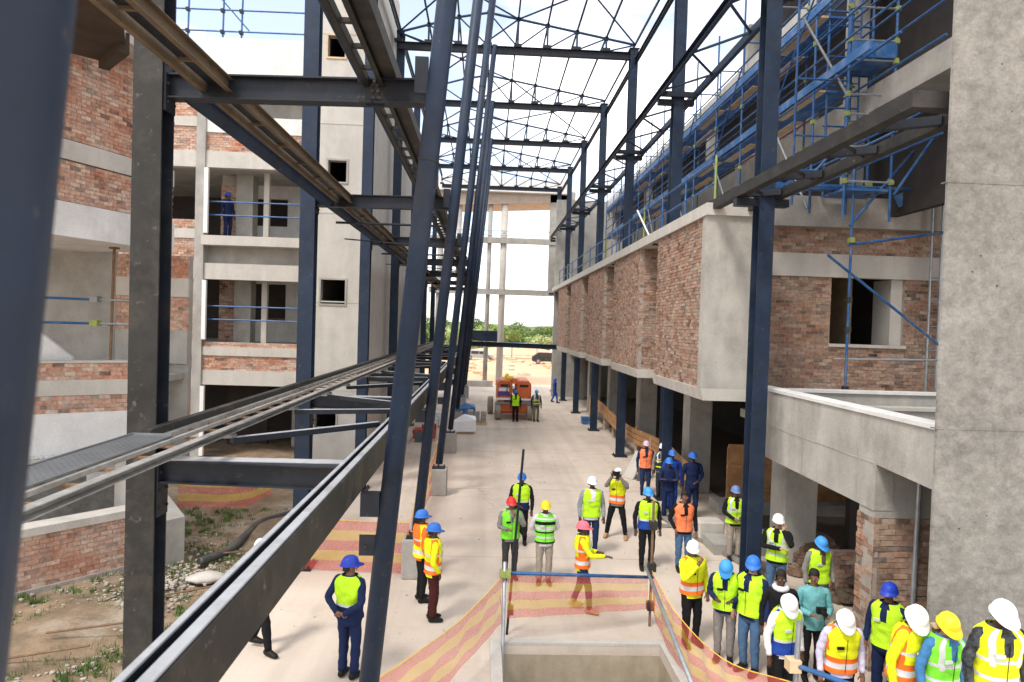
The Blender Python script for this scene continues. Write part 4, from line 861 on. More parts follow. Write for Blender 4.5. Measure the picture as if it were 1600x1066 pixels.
# timber barrier below the bays and formwork
y0 = 20.5
sp = []
for i in range(8):
    ya, yb = 20.4+2.5*i, 22.9+2.5*i; sag = .12*math.sin(i*1.3)
    for j in range(3): sp.append(((6.3+.1*math.sin(i), ya, .78+sag+.21*j), (6.3+.1*math.sin(i+1), yb+.1, .78+.12*math.sin((i+1)*1.3)+.21*j), .04, .19))
t = planks('timber_barrier', 'long sagging barrier of orange brown boards between the right columns', 'timber barrier', sp, WOOD)
for i in range(9): B('post', WOODP, t, (6.34, 6.42, 20.4+2.5*i, 20.5+2.5*i, 0, 1.3))
t = thing('formwork_panels', 'orange plywood formwork panels standing in the dark below the nearest bay', 'formwork', (9, 20, 0))
for i in range(5): B('panel', WOOD if i % 2 else WOODP if i == 2 else WOOD, t, (7.3+i*.93, 8.2+i*.93, 19.9, 19.95, .35, 2.15-.25*(i < 1)))
for zz in (.6, 1.3, 1.9): B('waler', WOOD, t, (7.3, 11.9, 19.8, 19.88, zz, zz+.1))
B('base', CONC, t, (6.9, 12, 19.4, 20.2, 0, .34))
planks('timber_stack', 'stack of long grey planks on the paving beside the first right column', 'planks', [((5.25, 19.4, .06), (6.5, 14.2, .06), .22, .09), ((5.05, 19.3, .06), (6.25, 14.3, .06), .14, .08), ((5.2, 19.5, .15), (6.45, 14.4, .15), .2, .07), ((4.6, 18.2, .05), (5.6, 18.0, .05), .12, .06)], mat('weathered_plank', (.24, .225, .20), .85, var=.3, scale=4))
t = thing('concrete_block', 'pale square concrete block beside the plank stack', 'block', (6.0, 17.2, 0)); B('block', CONCP, t, (5.55, 6.2, 16.9, 17.4, 0, .5), bevel=.03); B('pad', CONC, t, (5.6, 7.2, 15.9, 16.8, 0, .25))
t = thing('leaning_board', 'pale board leaning at the foot of the third right column', 'board', (5.4, 24, 0)); MB().bar((5.25, 24, 0), (5.75, 24.3, .9), .5, .05).build('board', CONCP, t); MB().bar((5.6, 23.6, 0), (5.9, 24.1, .8), .3, .05).build('brace', STEEL, t)
t = thing('plastic_crate', 'bright blue plastic crate on the paving between the right columns', 'crate', (5.8, 37.5, 0)); B('box', DECKB, t, (5.5, 6.2, 37.2, 37.9, 0, .32), bevel=.03); B('rim', DECKB, t, (5.46, 6.24, 37.16, 37.2, .26, .34)); B('lid', SCAF, t, (5.48, 6.22, 37.2, 37.92, .32, .36))
# stored junk beside the pier: dark heap
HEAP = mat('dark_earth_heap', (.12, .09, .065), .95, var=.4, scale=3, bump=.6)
def heap(label, x, y, r, h, m, n=26):
    b = MB(); k0 = random.uniform(0, 6)
    for k in range(n*14):
        a = random.uniform(0, 6.28); d = r*math.sqrt(random.random()); rock(b, x+d*math.cos(a), y+d*math.sin(a)*.8, h*(1-(d/r)**1.4)+.03, random.uniform(.08, .2))
    o = b.build('rubble_heap', m, kind='stuff'); tag(o, label, 'rubble heap')
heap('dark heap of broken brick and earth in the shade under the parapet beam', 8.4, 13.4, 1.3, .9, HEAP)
heap('brown heap of loose soil and stones under the beam close to the ground column', 7.6, 15.0, .8, .8, mat('soil', (.2, .13, .09), .95, var=.4, scale=5))
t = thing('shoring_prop', 'grey steel shoring frame under the parapet beam', 'prop', (7.3, 12.9, 0))
for a, c in (((7.4, 12.6, 0), (7.4, 12.6, 3.1)), ((7.4, 12.6, 1.7), (8.6, 12.2, .4)), ((7.5, 12.5, 2.0), (8.5, 12.5, 1.8)), ((7.2, 12.3, 1.0), (8.2, 11.3, .1))): MB().tube(a, c, .03, 6).build('tube', GALV, t)
MB().tube((7.4, 12.6, 2.75), (7.4, 12.6, 2.85), .09, 8).build('head', STEEL, t)
t = thing('steel_prop', 'single silver prop in front of the brick pier', 'prop', (6.75, 10.3, 0)); MB().tube((6.82, 10.36, 0), (6.86, 10.36, 3.3), .04, 10).build('tube', GALV, t)
# material store by the left pipes far away
def store(x, y, k):
    t = thing('pallet_stack', ['pallet of white wrapped bags by the far raking pipes', 'pallet topped with a blue sheet by the far raking pipes', 'pallet of grey boards on the paving near the machine', 'pallet of white buckets closest to the raking pipes', 'pallet with red crates tucked behind the far pipes'][k], 'pallet', (x, y, 0), 'stored materials')
    for j in range(4): B('pallet_board', WOODP, t, (x-.55+.29*j, x-.33+.29*j, y-.5, y+.5, .1, .13))
    for j in (-.5, 0, .4): B('bearer', WOODP, t, (x-.55, x+.55, y+j, y+j+.1, 0, .1))
    q = MB()
    for a in range(3):
        for c in range(3):
            for e in range(1+(a*c+k) % 3):
                ww = random.uniform(.01, .05); q.box(x-.52+.35*a+ww, x-.2+.35*a, y-.46+.32*c, y-.17+.32*c-ww, .13+.2*e, .31+.2*e)
    q.build('goods', [CONCW, GALV, CONC, WHITEP, mat('red_plastic', (.4, .05, .04), .5)][k], t)
    if k in (0, 1): MB().add([(x-.6, y-.55, .55), (x+.6, y-.6, .7), (x+.55, y+.5, .75), (x-.55, y+.55, .5), (x, y, .9), (x-.7, y-.6, .1), (x+.62, y-.66, .15)], [(0,1,4),(1,2,4),(2,3,4),(3,0,4),(5,6,1,0)]).build('cover_sheet', [WHITEP, DECKB][k], t)
for k, (x, y) in enumerate(((-.9, 33.5), (-1.0, 38.5), (-.3, 36.5), (-2.4, 35.2), (-2.6, 31))): store(x, y, k)
t = thing('white_van', 'white van parked far beyond the portal', 'van', (9.5, 104, 0))
def vehicle(t, x, y, l, h, m, van=False):
    b = MB(); o = [(x-l/2, .35), (x+l/2, .35), (x+l/2, h*.55), (x+l*.36, h*.6), (x+l*.22, h), (x-l*(.46 if van else .3), h), (x-l/2, h*.6)]
    b.poly(o, 'y', y-.85, y+.85); b.build('body', m, t, bevel=.06)
    B('window', DARKI, t, (x-l*.28, x-.05, y-.87, y-.855, h*.62, h*.92), (x+.05, x+l*.2, y-.87, y-.855, h*.62, h*.9))
    for dx in (-l*.32, l*.32): w = MB().tube((x+dx, y-.9, .35), (x+dx, y-.65, .35), .35, 16).build('wheel', ASPH, t); MB().tube((x+dx, y-.92, .35), (x+dx, y-.9, .35), .18, 10).build('rim', GALV, w)
    for dx in (-l*.32, l*.32): MB().tube((x+dx, y+.65, .35), (x+dx, y+.9, .35), .35, 16).build('wheel', ASPH, t)
vehicle(t, 12.5, 104, 5.0, 2.1, WHITEP, True)
t = thing('parked_car', 'dark pickup parked far away beside the white van', 'car', (8.6, 98, 0)); vehicle(t, 9.2, 98, 4.6, 1.6, STEELT)
t = thing('parked_car', 'pale car far away left of the big round column', 'car', (-3, 104, 0)); vehicle(t, -.8, 104, 4.2, 1.45, GALV)
t = thing('site_shelter', 'small pale blue roofed site shelter on the bare earth far away', 'shelter', (4, 112, 0)); B('roof', DECKB, t, (0, 9, 111, 114, 2.3, 2.5)); [B('post', GALV, t, (x, x+.1, y, y+.1, 0, 2.3)) for x in (.2, 4.5, 8.7) for y in (111.1, 113.8)]
b = MB()
for k in range(700): rock(b, random.uniform(-60, 80), random.uniform(70, 132), 0, random.choice([.2, .3, .5, .9]), .5)
b.build('earth_clods', SANDY, kind='stuff')
b = MB()
for (x, y, r) in ((-14, 118, 9), (6, 128, 12), (24, 122, 9), (40, 126, 14), (-34, 126, 14)):
    n = []; f = []
    for j in range(6):
        for i in range(20): a = i/20*6.283; q = r*(1-j/6); n.append((x+q*math.cos(a)*random.uniform(.9, 1.1), y+q*.4*math.sin(a), 1.3*(1-(1-j/6)**2)*random.uniform(.85, 1.1)))
    for j in range(5):
        for i in range(20): a = j*20+i; c = j*20+(i+1) % 20; f.append((a, c, c+20, a+20))
    f.append(tuple(range(100, 120))); b.add(n, f)
b.build('earth_mound', SANDY, smooth=True, kind='structure')

# ---------------------------------------------------------------- distant trees
LEAFS = [mat('bush_leaf_green', (.25, .33, .10), .8, var=.35, scale=.6, bump=0), mat('bush_leaf_olive', (.36, .40, .17), .8, var=.35, scale=.5, bump=0), mat('bush_leaf_dark', (.15, .21, .07), .8, var=.35, scale=.6, bump=0)]  # leaf colours lightened in place of distance haze
BARK = mat('bark', (.13, .10, .08), .9, bump=0)
def make_tree(i, h, r):
    t = local_thing('bush_tree', 'round bushy tree in the distant green belt', 'tree', (0,0,0), 'distant trees')
    b = MB(); b.path([(0,0,-.5), (.1,0,h*.3), (0,.1,h*.55)], [.22, .16, .08], 7)
    for a in range(4): b.path([(.05,0,h*.3), (math.cos(a*1.6)*r*.5, math.sin(a*1.6)*r*.5, h*.6)], [.1, .04], 5)
    b.build('trunk', BARK, t)
    b = MB(); cl = [(random.gauss(0, r*.42), random.gauss(0, r*.42), h*random.uniform(.35, .95)) for _ in range(16)]
    for c in cl:
        cr = r*random.uniform(.25, .48)
        for k in range(110):
            d = Vector((random.gauss(0,1), random.gauss(0,1), random.gauss(0,.8))).normalized()*cr*random.uniform(.5, 1); p = Vector(c)+d
            if p.z < .3: continue
            n1 = Vector((random.gauss(0,1), random.gauss(0,1), random.gauss(0,1))).normalized(); n2 = n1.orthogonal().normalized(); s = random.uniform(.1, .26)
            b.add([p+n1*s, p+n2*s, p-n1*s, p-n2*s*.8], [(0,1,2,3)])
    b.build('crown', LEAFS[i], t); return t
protos = [make_tree(0, 5, 3.2), make_tree(1, 4, 3.4), make_tree(2, 6.5, 3.6)]
first = [True]*3; k = 0
TL = lambda p, r: f"{['fresh green rounded', 'paler olive spreading', 'darker and taller bushy'][p]} tree in the {['front', 'second', 'third', 'rearmost'][r]} line of the far green belt"
for row, (yy, n, x0, x1) in enumerate(((140, 34, -45, 62), (165, 34, -50, 70), (200, 36, -60, 90), (250, 40, -80, 120))):
    for i in range(n):
        x = x0+(x1-x0)*(i+random.uniform(-.4, .4))/n; y = yy+random.uniform(-10, 10); s = random.uniform(.55, .95)*(1 if row < 2 else 1.25); p = random.choice([0, 0, 1, 1, 2])
        z = -.1-(y-135)*.0016
        if first[p]: protos[p].location = (x, y, z); first[p] = False; protos[p]['label'] = TL(p, row)
        else: dup(protos[p], (x, y, z), TL(p, row), rz=random.uniform(0, 6), scale=(s*1.3, s*1.3, s))
bpy.data.objects  # (hills)
b = MB(); V = []; F = []; nn = 80
for i in range(nn+1):
    x = -900+i*1800/nn; hh = 4+2*math.sin(i*.5)+1.5*math.sin(i*1.3+1); V += [(x, 380, -3), (x, 430, hh), (x, 700, hh+1)]
for i in range(nn): a = i*3; F += [(a, a+3, a+4, a+1), (a+1, a+4, a+5, a+2)]
b.add(V, F); b.build('distant_hills', mat('distant_green', (.13, .17, .07), .95, var=.3, scale=.03, bump=0, col2=(.3, .3, .2), c2=.6, c2scale=.02), smooth=True, kind='structure')

# ---------------------------------------------------------------- orange boom lift
ORA = mat('orange_machine_paint', (.62, .13, .03), .4, var=.1, bump=0); TYR = mat('dusty_tyre', (.30, .27, .22), .95, var=.2, bump=.3)
PUR = mat('purple_decal', (.10, .04, .25), .4, bump=0)
t = thing('boom_lift', 'orange boom lift with dusty tyres parked in the middle of the passage', 'boom lift', (1.75, 39, 0))
x, y = 1.75, 38.4
b = MB(); b.poly([(x-.75, .45), (x+.75, .45), (x+.95, .7), (x+.95, .95), (x-.95, .95), (x-.95, .7)], 'y', y-.1, y+2.8); b.build('chassis', ORA, t, bevel=.04)
B('turntable', STEEL, t, (x-.5, x+.5, y+.4, y+2, .95, 1.1))
for s in (-1, 1):
    xa = x+s*.53; b = MB(); b.poly([(xa-.42, 1.12), (xa+.42, 1.12), (xa+.42, 2.05), (xa+.25, 2.25), (xa-.3, 2.25), (xa-.42, 2.1)], 'y', y-.25, y+2.3); b.build('engine_hood', ORA, t, bevel=.06)
B('decal_band', WHITEP, t, (x-.94, x-.12, y-.262, y-.252, 1.14, 1.26), (x+.12, x+.94, y-.262, y-.252, 1.14, 1.24)); B('decal', PUR, t, (x-.92, x-.25, y-.264, y-.254, 1.36, 1.6)); B('decal', WHITEP, t, (x-.88, x-.3, y-.264, y-.254, 1.64, 1.82))
B('bumper', STEELL, t, (x-1.05, x+1.05, y-.34, y-.26, .93, 1.04)); B('axle', ORA, t, (x-1, x+1, y+.1, y+.3, .35, .52))
for dx, dy in ((-.9, .1), (.9, .1), (-1.3, 2.5), (1.0, 2.5)):
    w = MB().path([(x+dx-.17, y+dy, .52), (x+dx-.13, y+dy, .52), (x+dx+.13, y+dy, .52), (x+dx+.17, y+dy, .52)], [.44, .52, .52, .44], 24).build('wheel', TYR, t, smooth=False)
    MB().tube((x+dx-.18, y+dy, .52), (x+dx+.18, y+dy, .52), .2, 12).build('rim', ORA, w)
MB().bar((x, y-.2, 2.2), (x, y+5.2, 1.9), .25, .3).build('boom', ORA, t); MB().bar((x+.1, y+.2, 1.5), (x+.1, y+4.4, 1.4), .2, .24).build('lower_boom', WHITEP, t)
bk = MB()
for zz in (.7, 1.2, 1.75):
    for a, c in (((-.9, 5.3), (.9, 5.3)), ((-.9, 6.1), (.9, 6.1)), ((-.9, 5.3), (-.9, 6.1)), ((.9, 5.3), (.9, 6.1))): bk.tube((x+a[0], y+a[1], zz), (x+c[0], y+c[1], zz), .025, 6)
for a in ((-.9, 5.3), (.9, 5.3), (-.9, 6.1), (.9, 6.1)): bk.tube((x+a[0], y+a[1], .65), (x+a[0], y+a[1], 1.75), .025, 6)
bk.build('basket', ORA, t)
for s in (-1, 1): B('tail_light', MATS['red_plastic'] if 'red_plastic' in MATS else WHITEP, t, (x+s*.86-.05, x+s*.86+.05, y-.275, y-.265, 1.3, 1.38)); B('grille', STEEL, t, (x+s*.53-.25, x+s*.53+.25, y-.262, y-.254, 1.88, 2.02))
MB().path([(x-.3, y-.3, 2.1), (x-.45, y-.45, 1.7), (x-.1, y-.45, 1.3), (x+.05, y-.3, 1.0)], .03, 8).build('hose', ASPH, t, smooth=True)
MB().tube((x-.45, y+.3, 2.3), (x-.05, y+.3, 2.3), .16, 12).build('hose_reel', MATS['yellow_cord'], t)
for s in (-.3, 0, .3): MB().tube((x+s-.2, y+.3, 2.03), (x+s-.2, y+.3, 2.2), .06, 8).build('exhaust', STEEL, t)
# ---------------------------------------------------------------- people
def cmat(name, c, r=.85, var=.18, sc=9): 
    return MATS[name] if name in MATS else mat(name, c, r, var=var, scale=sc, bump=.8, bscale=13, spec=.15)
from mathutils import noise as NZ
def crease(q, amp, f=8.0, seed=0.):
    c = [sum(v[i] for v in q.v)/len(q.v) for i in (0, 1)]
    for i, v in enumerate(q.v):
        p = Vector((v[0]*f+seed, v[1]*f, v[2]*f*1.5)); n = NZ.noise(p)*.7+NZ.noise(p*2.3)*.4
        d = Vector((v[0]-c[0], v[1]-c[1], 0)); d = d.normalized() if d.length > 1e-5 else d
        q.v[i] = (v[0]+d.x*n*amp, v[1]+d.y*n*amp, v[2]+n*amp*.3)
    return q
def fl(name, c):      # dyed hi-vis fabric
    return MATS[name] if name in MATS else mat(name, c, .8, var=.14, scale=6, bump=.8, bscale=11, spec=.15, col2=tuple(k*.62 for k in c), c2=.5, c2scale=5)
LIME = fl('lime_hivis', (.52, .88, .03)); YEL = fl('yellow_hivis', (.80, .86, .02)); ORG_ = fl('orange_hivis', (.95, .19, .03)); GRN = fl('green_hivis', (.22, .78, .05)); ORS = fl('salmon_orange_hivis', (.92, .24, .10))
REF = mat('reflective_tape', (.62, .64, .66), .35, var=.1, bump=0, spec=.8)
NAVY = cmat('navy_cloth', (.012, .022, .07)); BLK = cmat('black_cloth', (.012, .012, .014)); JEAN = cmat('blue_denim', (.07, .14, .26)); DJ = cmat('dark_denim', (.02, .035, .09))
KHA = cmat('khaki_cloth', (.36, .31, .26)); GRY = cmat('grey_cloth', (.22, .21, .20)); MAR = cmat('maroon_cloth', (.06, .015, .015)); TEAL = cmat('teal_cloth', (.15, .40, .42)); WHT = cmat('white_cloth', (.72, .72, .75), var=.06)
LIL = cmat('pale_lilac_cloth', (.55, .53, .70)); RBL = cmat('royal_blue_cloth', (.02, .06, .32)); PLD = cmat('checked_cloth', (.28, .30, .33), var=.7, sc=45); CAMO = cmat('dark_mottled_cloth', (.05, .055, .06), var=.9, sc=14); BLUS = cmat('mid_blue_cloth', (.06, .20, .42))
TAN = cmat('tan_leather', (.42, .26, .13)); SHOE = cmat('black_leather', (.015, .014, .013), .5)
HEL = {k: mat(k+'_helmet_shell', c, .5, var=.08, bump=.08, spec=.35, col2=tuple(q*.55+.08 for q in c), c2=.45, c2scale=7) for k, c in dict(blue=(.03, .17, .62), white=(.85, .85, .86), yellow=(.90, .68, .02), red=(.70, .03, .03), pink=(.85, .16, .22), greyblue=(.14, .22, .48), lightblue=(.05, .30, .75), deepblue=(.012, .045, .42), palepink=(.62, .45, .62)).items()}
SK = [mat('dark_skin', (.085, .042, .026), .5, var=.1, bump=0), mat('brown_skin', (.20, .10, .062), .5, var=.1, bump=0), mat('fair_skin', (.50, .29, .21), .5, var=.08, bump=0)]
HAIRB = mat('black_hair', (.012, .010, .009), .7, var=.3, scale=40, bump=.5, bscale=60); HAIRR = mat('auburn_hair', (.11, .03, .02), .6, var=.3, scale=40, bump=.5, bscale=60); EYEW = mat('eye_white', (.7, .68, .65), .3, bump=0); LIP = mat('lip', (.16, .05, .045), .5, bump=0)

ARMS = {  # elbow, wrist, finger direction for the right arm (x mirrored for the left); forward is +y
 'down': ((.27, -.03, 1.14), (.27, .05, .89), (0, .25, -1)), 'behind': ((.29, -.13, 1.17), (.06, -.215, 1.02), (-1, .05, -.15)),
 'front': ((.27, .02, 1.15), (.07, .22, 1.03), (-.9, .3, -.2)), 'phone': ((.30, .20, 1.24), (.115, .10, 1.50), (-.1, -.2, 1)),
 'camera': ((.27, .20, 1.34), (.10, .30, 1.62), (-.2, .2, 1)), 'point': ((.26, .16, 1.18), (.17, .42, 1.17), (0, 1, 0)),
 'hold': ((.26, .02, 1.15), (.13, .27, 1.15), (-.45, .9, .1)), 'crossed': ((.26, .14, 1.16), (-.10, .24, 1.18), (-1, -.1, .15)),
 'chin': ((.27, .17, 1.18), (.05, .23, 1.43), (-.5, .1, .8)), 'pocket': ((.30, -.06, 1.15), (.21, .07, .95), (-.2, .3, -1)), 'out': ((.33, .05, 1.16), (.38, .28, 1.08), (.3, 1, -.1))}
BODY_JOBS = []
def person(x, y, face, label, helmet=None, top=NAVY, vest=None, legs=BLK, shoes=SHOE, skin=0, h=1.75, arms=('down', 'down'), stride=.0, spread=.10, lean=0., head=(0., 0.), hair=None, sleeves=None, inner=None, prop=None, group='people on the construction site', z0=0.):
    """face: heading in degrees, 180 looks towards the camera. head: (nod down, turn) in degrees."""
    sc = h/1.80; t = local_thing('person', label, 'person', (x, y, z0), group, math.radians(face)-math.pi*0)
    t.rotation_euler = (0, 0, -math.radians(face)); t.scale = (sc, sc, sc)
    rnd = random.Random(int(x*1000+y*77)); la = math.radians(lean)
    def bend(p):         # lean everything above the hips forward
        p = Vector(p); dz = p.z-.95
        if dz <= 0: return p
        return Vector((p.x, p.y+dz*math.sin(la), .95+dz*math.cos(la)-p.y*math.sin(la)*.6))
    hipc = Vector((0, 0, .95)); neck0 = bend((0, -.01, 1.50)); nod, turn = math.radians(head[0]), math.radians(head[1])
    Mh = Matrix.Translation(neck0) @ Matrix.Rotation(turn, 4, 'Z') @ Matrix.Rotation(-nod-la*.6, 4, 'X')
    Hh = lambda p: Mh @ Vector(p)
    sh, el, wr, fd = [], [], [], []
    for s, pose in ((1, arms[0]), (-1, arms[1])):
        e, w, f_ = ARMS[pose]; fl_ = Vector((s, 1, 1))
        sh.append(bend((s*.185, 0, 1.43))); el.append(bend(Vector(e)*fl_)); wr.append(bend(Vector(w)*fl_)); fd.append((Vector(f_)*fl_).normalized())
    hp, kn, an = [], [], []
    for s, d in ((1, stride), (-1, -stride)):
        a = Vector((s*spread, d, .085 + (.05 if d < -.1 else 0))); hp.append(Vector((s*.09, 0, .93))); an.append(a); kn.append((hp[-1]+a)/2+Vector((s*.01, .035+abs(d)*.12, .01)))
    # ---- continuous body by skin modifier
    V = [hipc, bend((0, 0, 1.12)), bend((0, -.01, 1.30)), bend((0, -.015, 1.43)), Hh((0, 0, .0)), Hh((0, .012, .055)), Hh((0, .022, .10)), Hh((0, .012, .165)), Hh((0, .004, .225)), Hh((0, 0, .262))]
    R = [(.13, .10), (.115, .09), (.13, .10), (.10, .08), (.055, .058), (.056, .060), (.062, .074), (.074, .088), (.066, .080), (.036, .045)]
    E = [(i, i+1) for i in range(9)]
    for i in (0, 1):
        b = len(V); V += [sh[i], el[i], wr[i]]; R += [(.055,)*2, (.042,)*2, (.028, .028)]; E += [(3, b), (b, b+1), (b+1, b+2)]
        d = fd[i]; side = d.cross(Vector((0, 0, 1)) if abs(d.z) < .8 else Vector((0, 1, 0))).normalized(); nrm = side.cross(d).normalized()
        V.append(wr[i]+d*.055); R.append((.036, .019)); E.append((b+2, b+3)); pm = b+3
        V.append(wr[i]+d*.088); R.append((.036, .017)); E.append((pm, pm+1)); kn_ = pm+1
        for j, (o, L_) in enumerate(((-.030, .062), (-.010, .074), (.010, .070), (.030, .054))):
            c = len(V); b0 = wr[i]+d*.10+side*o
            V += [b0+d*L_*.45-nrm*.006, b0+d*L_*.85-nrm*.026]; R += [(.0088,)*2, (.0075,)*2]; E += [(kn_, c), (c, c+1)]
        sg = -1 if i == 0 else 1; c = len(V); V += [wr[i]+d*.06+side*.045*sg-nrm*.01, wr[i]+d*.095+side*.056*sg-nrm*.016]; R += [(.0105,)*2, (.0085,)*2]; E += [(pm, c), (c, c+1)]
        b = len(V); V += [hp[i], kn[i], an[i], an[i]+Vector((.02 if i == 0 else -.02, .12, -.045))]; R += [(.085,)*2, (.055,)*2, (.038,)*2, (.035, .025)]; E += [(0, b), (b, b+1), (b+1, b+2), (b+2, b+3)]
    me = bpy.data.meshes.new('body'); me.from_pydata([tuple(v) for v in V], E, []); ob = bpy.data.objects.new('body', me); COL.objects.link(ob); ob.parent = t
    md = ob.modifiers.new('skin', 'SKIN'); md.use_smooth_shade = True
    for i, r in enumerate(R): sv = me.skin_vertices[0].data[i]; sv.radius = r; sv.use_root = (i == 0)
    ss = ob.modifiers.new('sub', 'SUBSURF'); ss.levels = 1; ss.render_levels = 1
    skm = SK[skin]; BODY_JOBS.append((ob, skm))
    # ---- face, attached to the same figure
    q = MB()
    def blob(q, c, r, n=6, mm=Hh):
        vs = []; fs = []
        for j in range(5):
            ph = math.pi*j/4
            for k in range(n): a = 2*math.pi*k/n; vs.append(mm((c[0]+r[0]*math.sin(ph)*math.cos(a), c[1]+r[1]*math.sin(ph)*math.sin(a), c[2]+r[2]*math.cos(ph))))
        for j in range(4):
            for k in range(n): a = j*n+k; b = j*n+(k+1) % n; fs.append((a, b, b+n, a+n))
        q.add(vs, fs)
    blob(q, (0, .108, .105), (.016, .024, .022)); q.build('nose', skm, t, smooth=True)
    for s in (-1, 1):
        q = MB(); blob(q, (s*.078, -.005, .12), (.012, .022, .032)); q.build('ear', skm, t, smooth=True); q = MB(); blob(q, (s*.030, .092, .146), (.022, .012, .008)); q.build('brow', skm, t, smooth=True)
    for s in (-1, 1):
        q = MB(); blob(q, (s*.030, .094, .132), (.013, .009, .008)); ey = q.build('eye', EYEW, t, smooth=True)
        q = MB(); blob(q, (s*.030, .101, .132), (.006, .005, .006)); q.build('pupil', HAIRB, ey, smooth=True)
    q = MB(); blob(q, (0, .096, .070), (.024, .012, .009)); q.build('mouth', LIP, t, smooth=True)
    # ---- helmet or hair
    if helmet:
        q = MB(); n = 24; rows = 8; vs = []; fs = []
        for j in range(rows+1):
            ph = math.pi/2*j/rows
            for k in range(n):
                a = 2*math.pi*k/n; cx, cy = math.cos(a), math.sin(a); rr = math.cos(ph)**.8 if j < rows else .02
                ridge = .006*max(0, 1-abs(cx)*5)*math.sin(ph*1.0+.6)
                vs.append(Hh((cx*rr*.108, -.002+cy*rr*.132, .155+.128*math.sin(ph)+ridge)))
        for j in range(rows):
            for k in range(n): a = j*n+k; b = j*n+(k+1) % n; fs.append((a, b, b+n, a+n))
        base = len(vs)
        for lev in (0, 1, 2):
            for k in range(n):
                a = 2*math.pi*k/n; cx, cy = math.cos(a), math.sin(a); pk = max(0, cy)**2.5*.062+.014
                if lev == 0: vs.append(Hh((cx*(.108+pk*.6), -.002+cy*(.132+pk), .150-max(0, cy)**2*.012)))
                elif lev == 1: vs.append(Hh((cx*(.108+pk*.6), -.002+cy*(.132+pk), .143-max(0, cy)**2*.012)))
                else: vs.append(Hh((cx*.100, -.002+cy*.122, .148)))
        for k in range(n):
            k2 = (k+1) % n; fs += [(k, k2, base+k2, base+k), (base+k, base+k2, base+n+k2, base+n+k), (base+n+k, base+n+k2, base+2*n+k2, base+2*n+k)]
        q.add(vs, fs); q.build('helmet', HEL[helmet], t, smooth=True)
    if hair or helmet:
        q = MB(); n = 16; vs = []; fs = []; lo = {'long': -.06, 'short': .06, None: .07, 'tail': .02}[hair if hair in ('long', 'short', 'tail') else None]
        for j in range(7):
            ph = j/6*math.pi/2
            for k in range(n):
                a = 2*math.pi*k/n; cy = math.sin(a); cx = math.cos(a); zl = (.19 if cy > .25 else lo if cy < -.2 else .12)
                zz = zl+(.275-zl)*math.sin(ph); rr = math.cos(ph)**.5 if j < 6 else .02
                vs.append(Hh((cx*.085*rr, -.008+cy*.10*rr, zz)))
        for j in range(6):
            for k in range(n): a = j*n+k; b = j*n+(k+1) % n; fs.append((a, b, b+n, a+n))
        q.add(vs, fs); q.build('hair', HAIRR if hair == 'long' else HAIRB, t, smooth=True)
    # ---- clothes
    def loft(rings, n=40):
        vs = []; fs = []; m = len(rings)
        for (c, rx, ry, sq) in rings:
            for k in range(n):
                a = 2*math.pi*k/n; ca, sa = math.cos(a), math.sin(a); p = sq; vs.append(Vector((c[0]+rx*math.copysign(abs(ca)**p, ca), c[1]+ry*math.copysign(abs(sa)**p, sa), c[2])))
        for j in range(m-1):
            for k in range(n): a = j*n+k; b = j*n+(k+1) % n; fs.append((a, b, b+n, a+n))
        return vs, fs
    def torso(grow, zlo, zhi, fold=.006):
        prof = [(.80, .170, .125), (.88, .182, .130), (.95, .180, .125), (1.02, .165, .115), (1.10, .162, .112), (1.20, .176, .122), (1.30, .190, .130), (1.38, .198, .128), (1.43, .192, .115), (1.47, .155, .098), (1.495, .105, .085), (1.515, .078, .075)]
        zs = sorted({zlo, zhi}|{zlo+(zhi-zlo)*i/17 for i in range(18)}); rings = []
        for z in zs:
            for i in range(len(prof)-1):
                if prof[i][0] <= z <= prof[i+1][0]+1e-9:
                    u = (z-prof[i][0])/(prof[i+1][0]-prof[i][0]); rx = prof[i][1]*(1-u)+prof[i+1][1]*u; ry = prof[i][2]*(1-u)+prof[i+1][2]*u; break
            w = fold*math.sin(z*41+rnd.random()*2); rings.append((Vector((0, -.01*(z > 1.2), z)), rx+grow+w, ry+grow-w*.6, .88))
        vs, fs = loft(rings); return [tuple(bend(v)) for v in vs], fs, zs
    sl = sleeves or top; hem = .84
    vs, fs, _ = torso(.004, hem, 1.515); q = MB(); q.add(vs, fs); crease(q, .022, 8, x+y).build('jacket', top, t, smooth=True)
    def limb(pts, rs, n=12):
        P_ = []; R_ = []
        for i in range(len(pts)-1):
            for k in range(8):
                u = k/8; P_.append(pts[i].lerp(pts[i+1], u)); R_.append((rs[i]*(1-u)+rs[i+1]*u)*(1+.06*math.sin(k*1.7+i*3+rnd.random())))
        P_.append(pts[-1]); R_.append(rs[-1])
        for _ in range(2): P_ = [P_[0]]+[(P_[i-1]+P_[i]*2+P_[i+1])/4 for i in range(1, len(P_)-1)]+[P_[-1]]
        return crease(MB().path(P_, R_, n), .014, 13, rnd.random()*9)
    for i, s in ((0, 1), (1, -1)):
        limb([bend((s*.10, -.005, 1.42)), sh[i]+Vector((s*.012, 0, -.005)), el[i], wr[i]], [.058, .064, .051, .040]).build('sleeve', sl, t, smooth=True)
        limb([hp[i]+Vector((0, 0, -.02)), kn[i], an[i]+Vector((0, 0, .02))], [.100, .074, .062 if legs in (MAR, KHA, NAVY) else .053]).build('trouser_leg', legs, t, smooth=True)
        b = MB(); a = an[i]; f2 = Vector((s*.15, 1, 0)).normalized()
        b.path([a-f2*.075+Vector((0,0,-.03)), a-f2*.04+Vector((0,0,-.022)), a+Vector((0,0,-.012)), a+f2*.09+Vector((0,0,-.035)), a+f2*.16+Vector((0,0,-.045)), a+f2*.195+Vector((0,0,-.052))], [(.03, .035), (.045, .058), (.048, .068), (.050, .045), (.046, .035), (.022, .018)], 12).build('shoe', shoes, t, smooth=True)
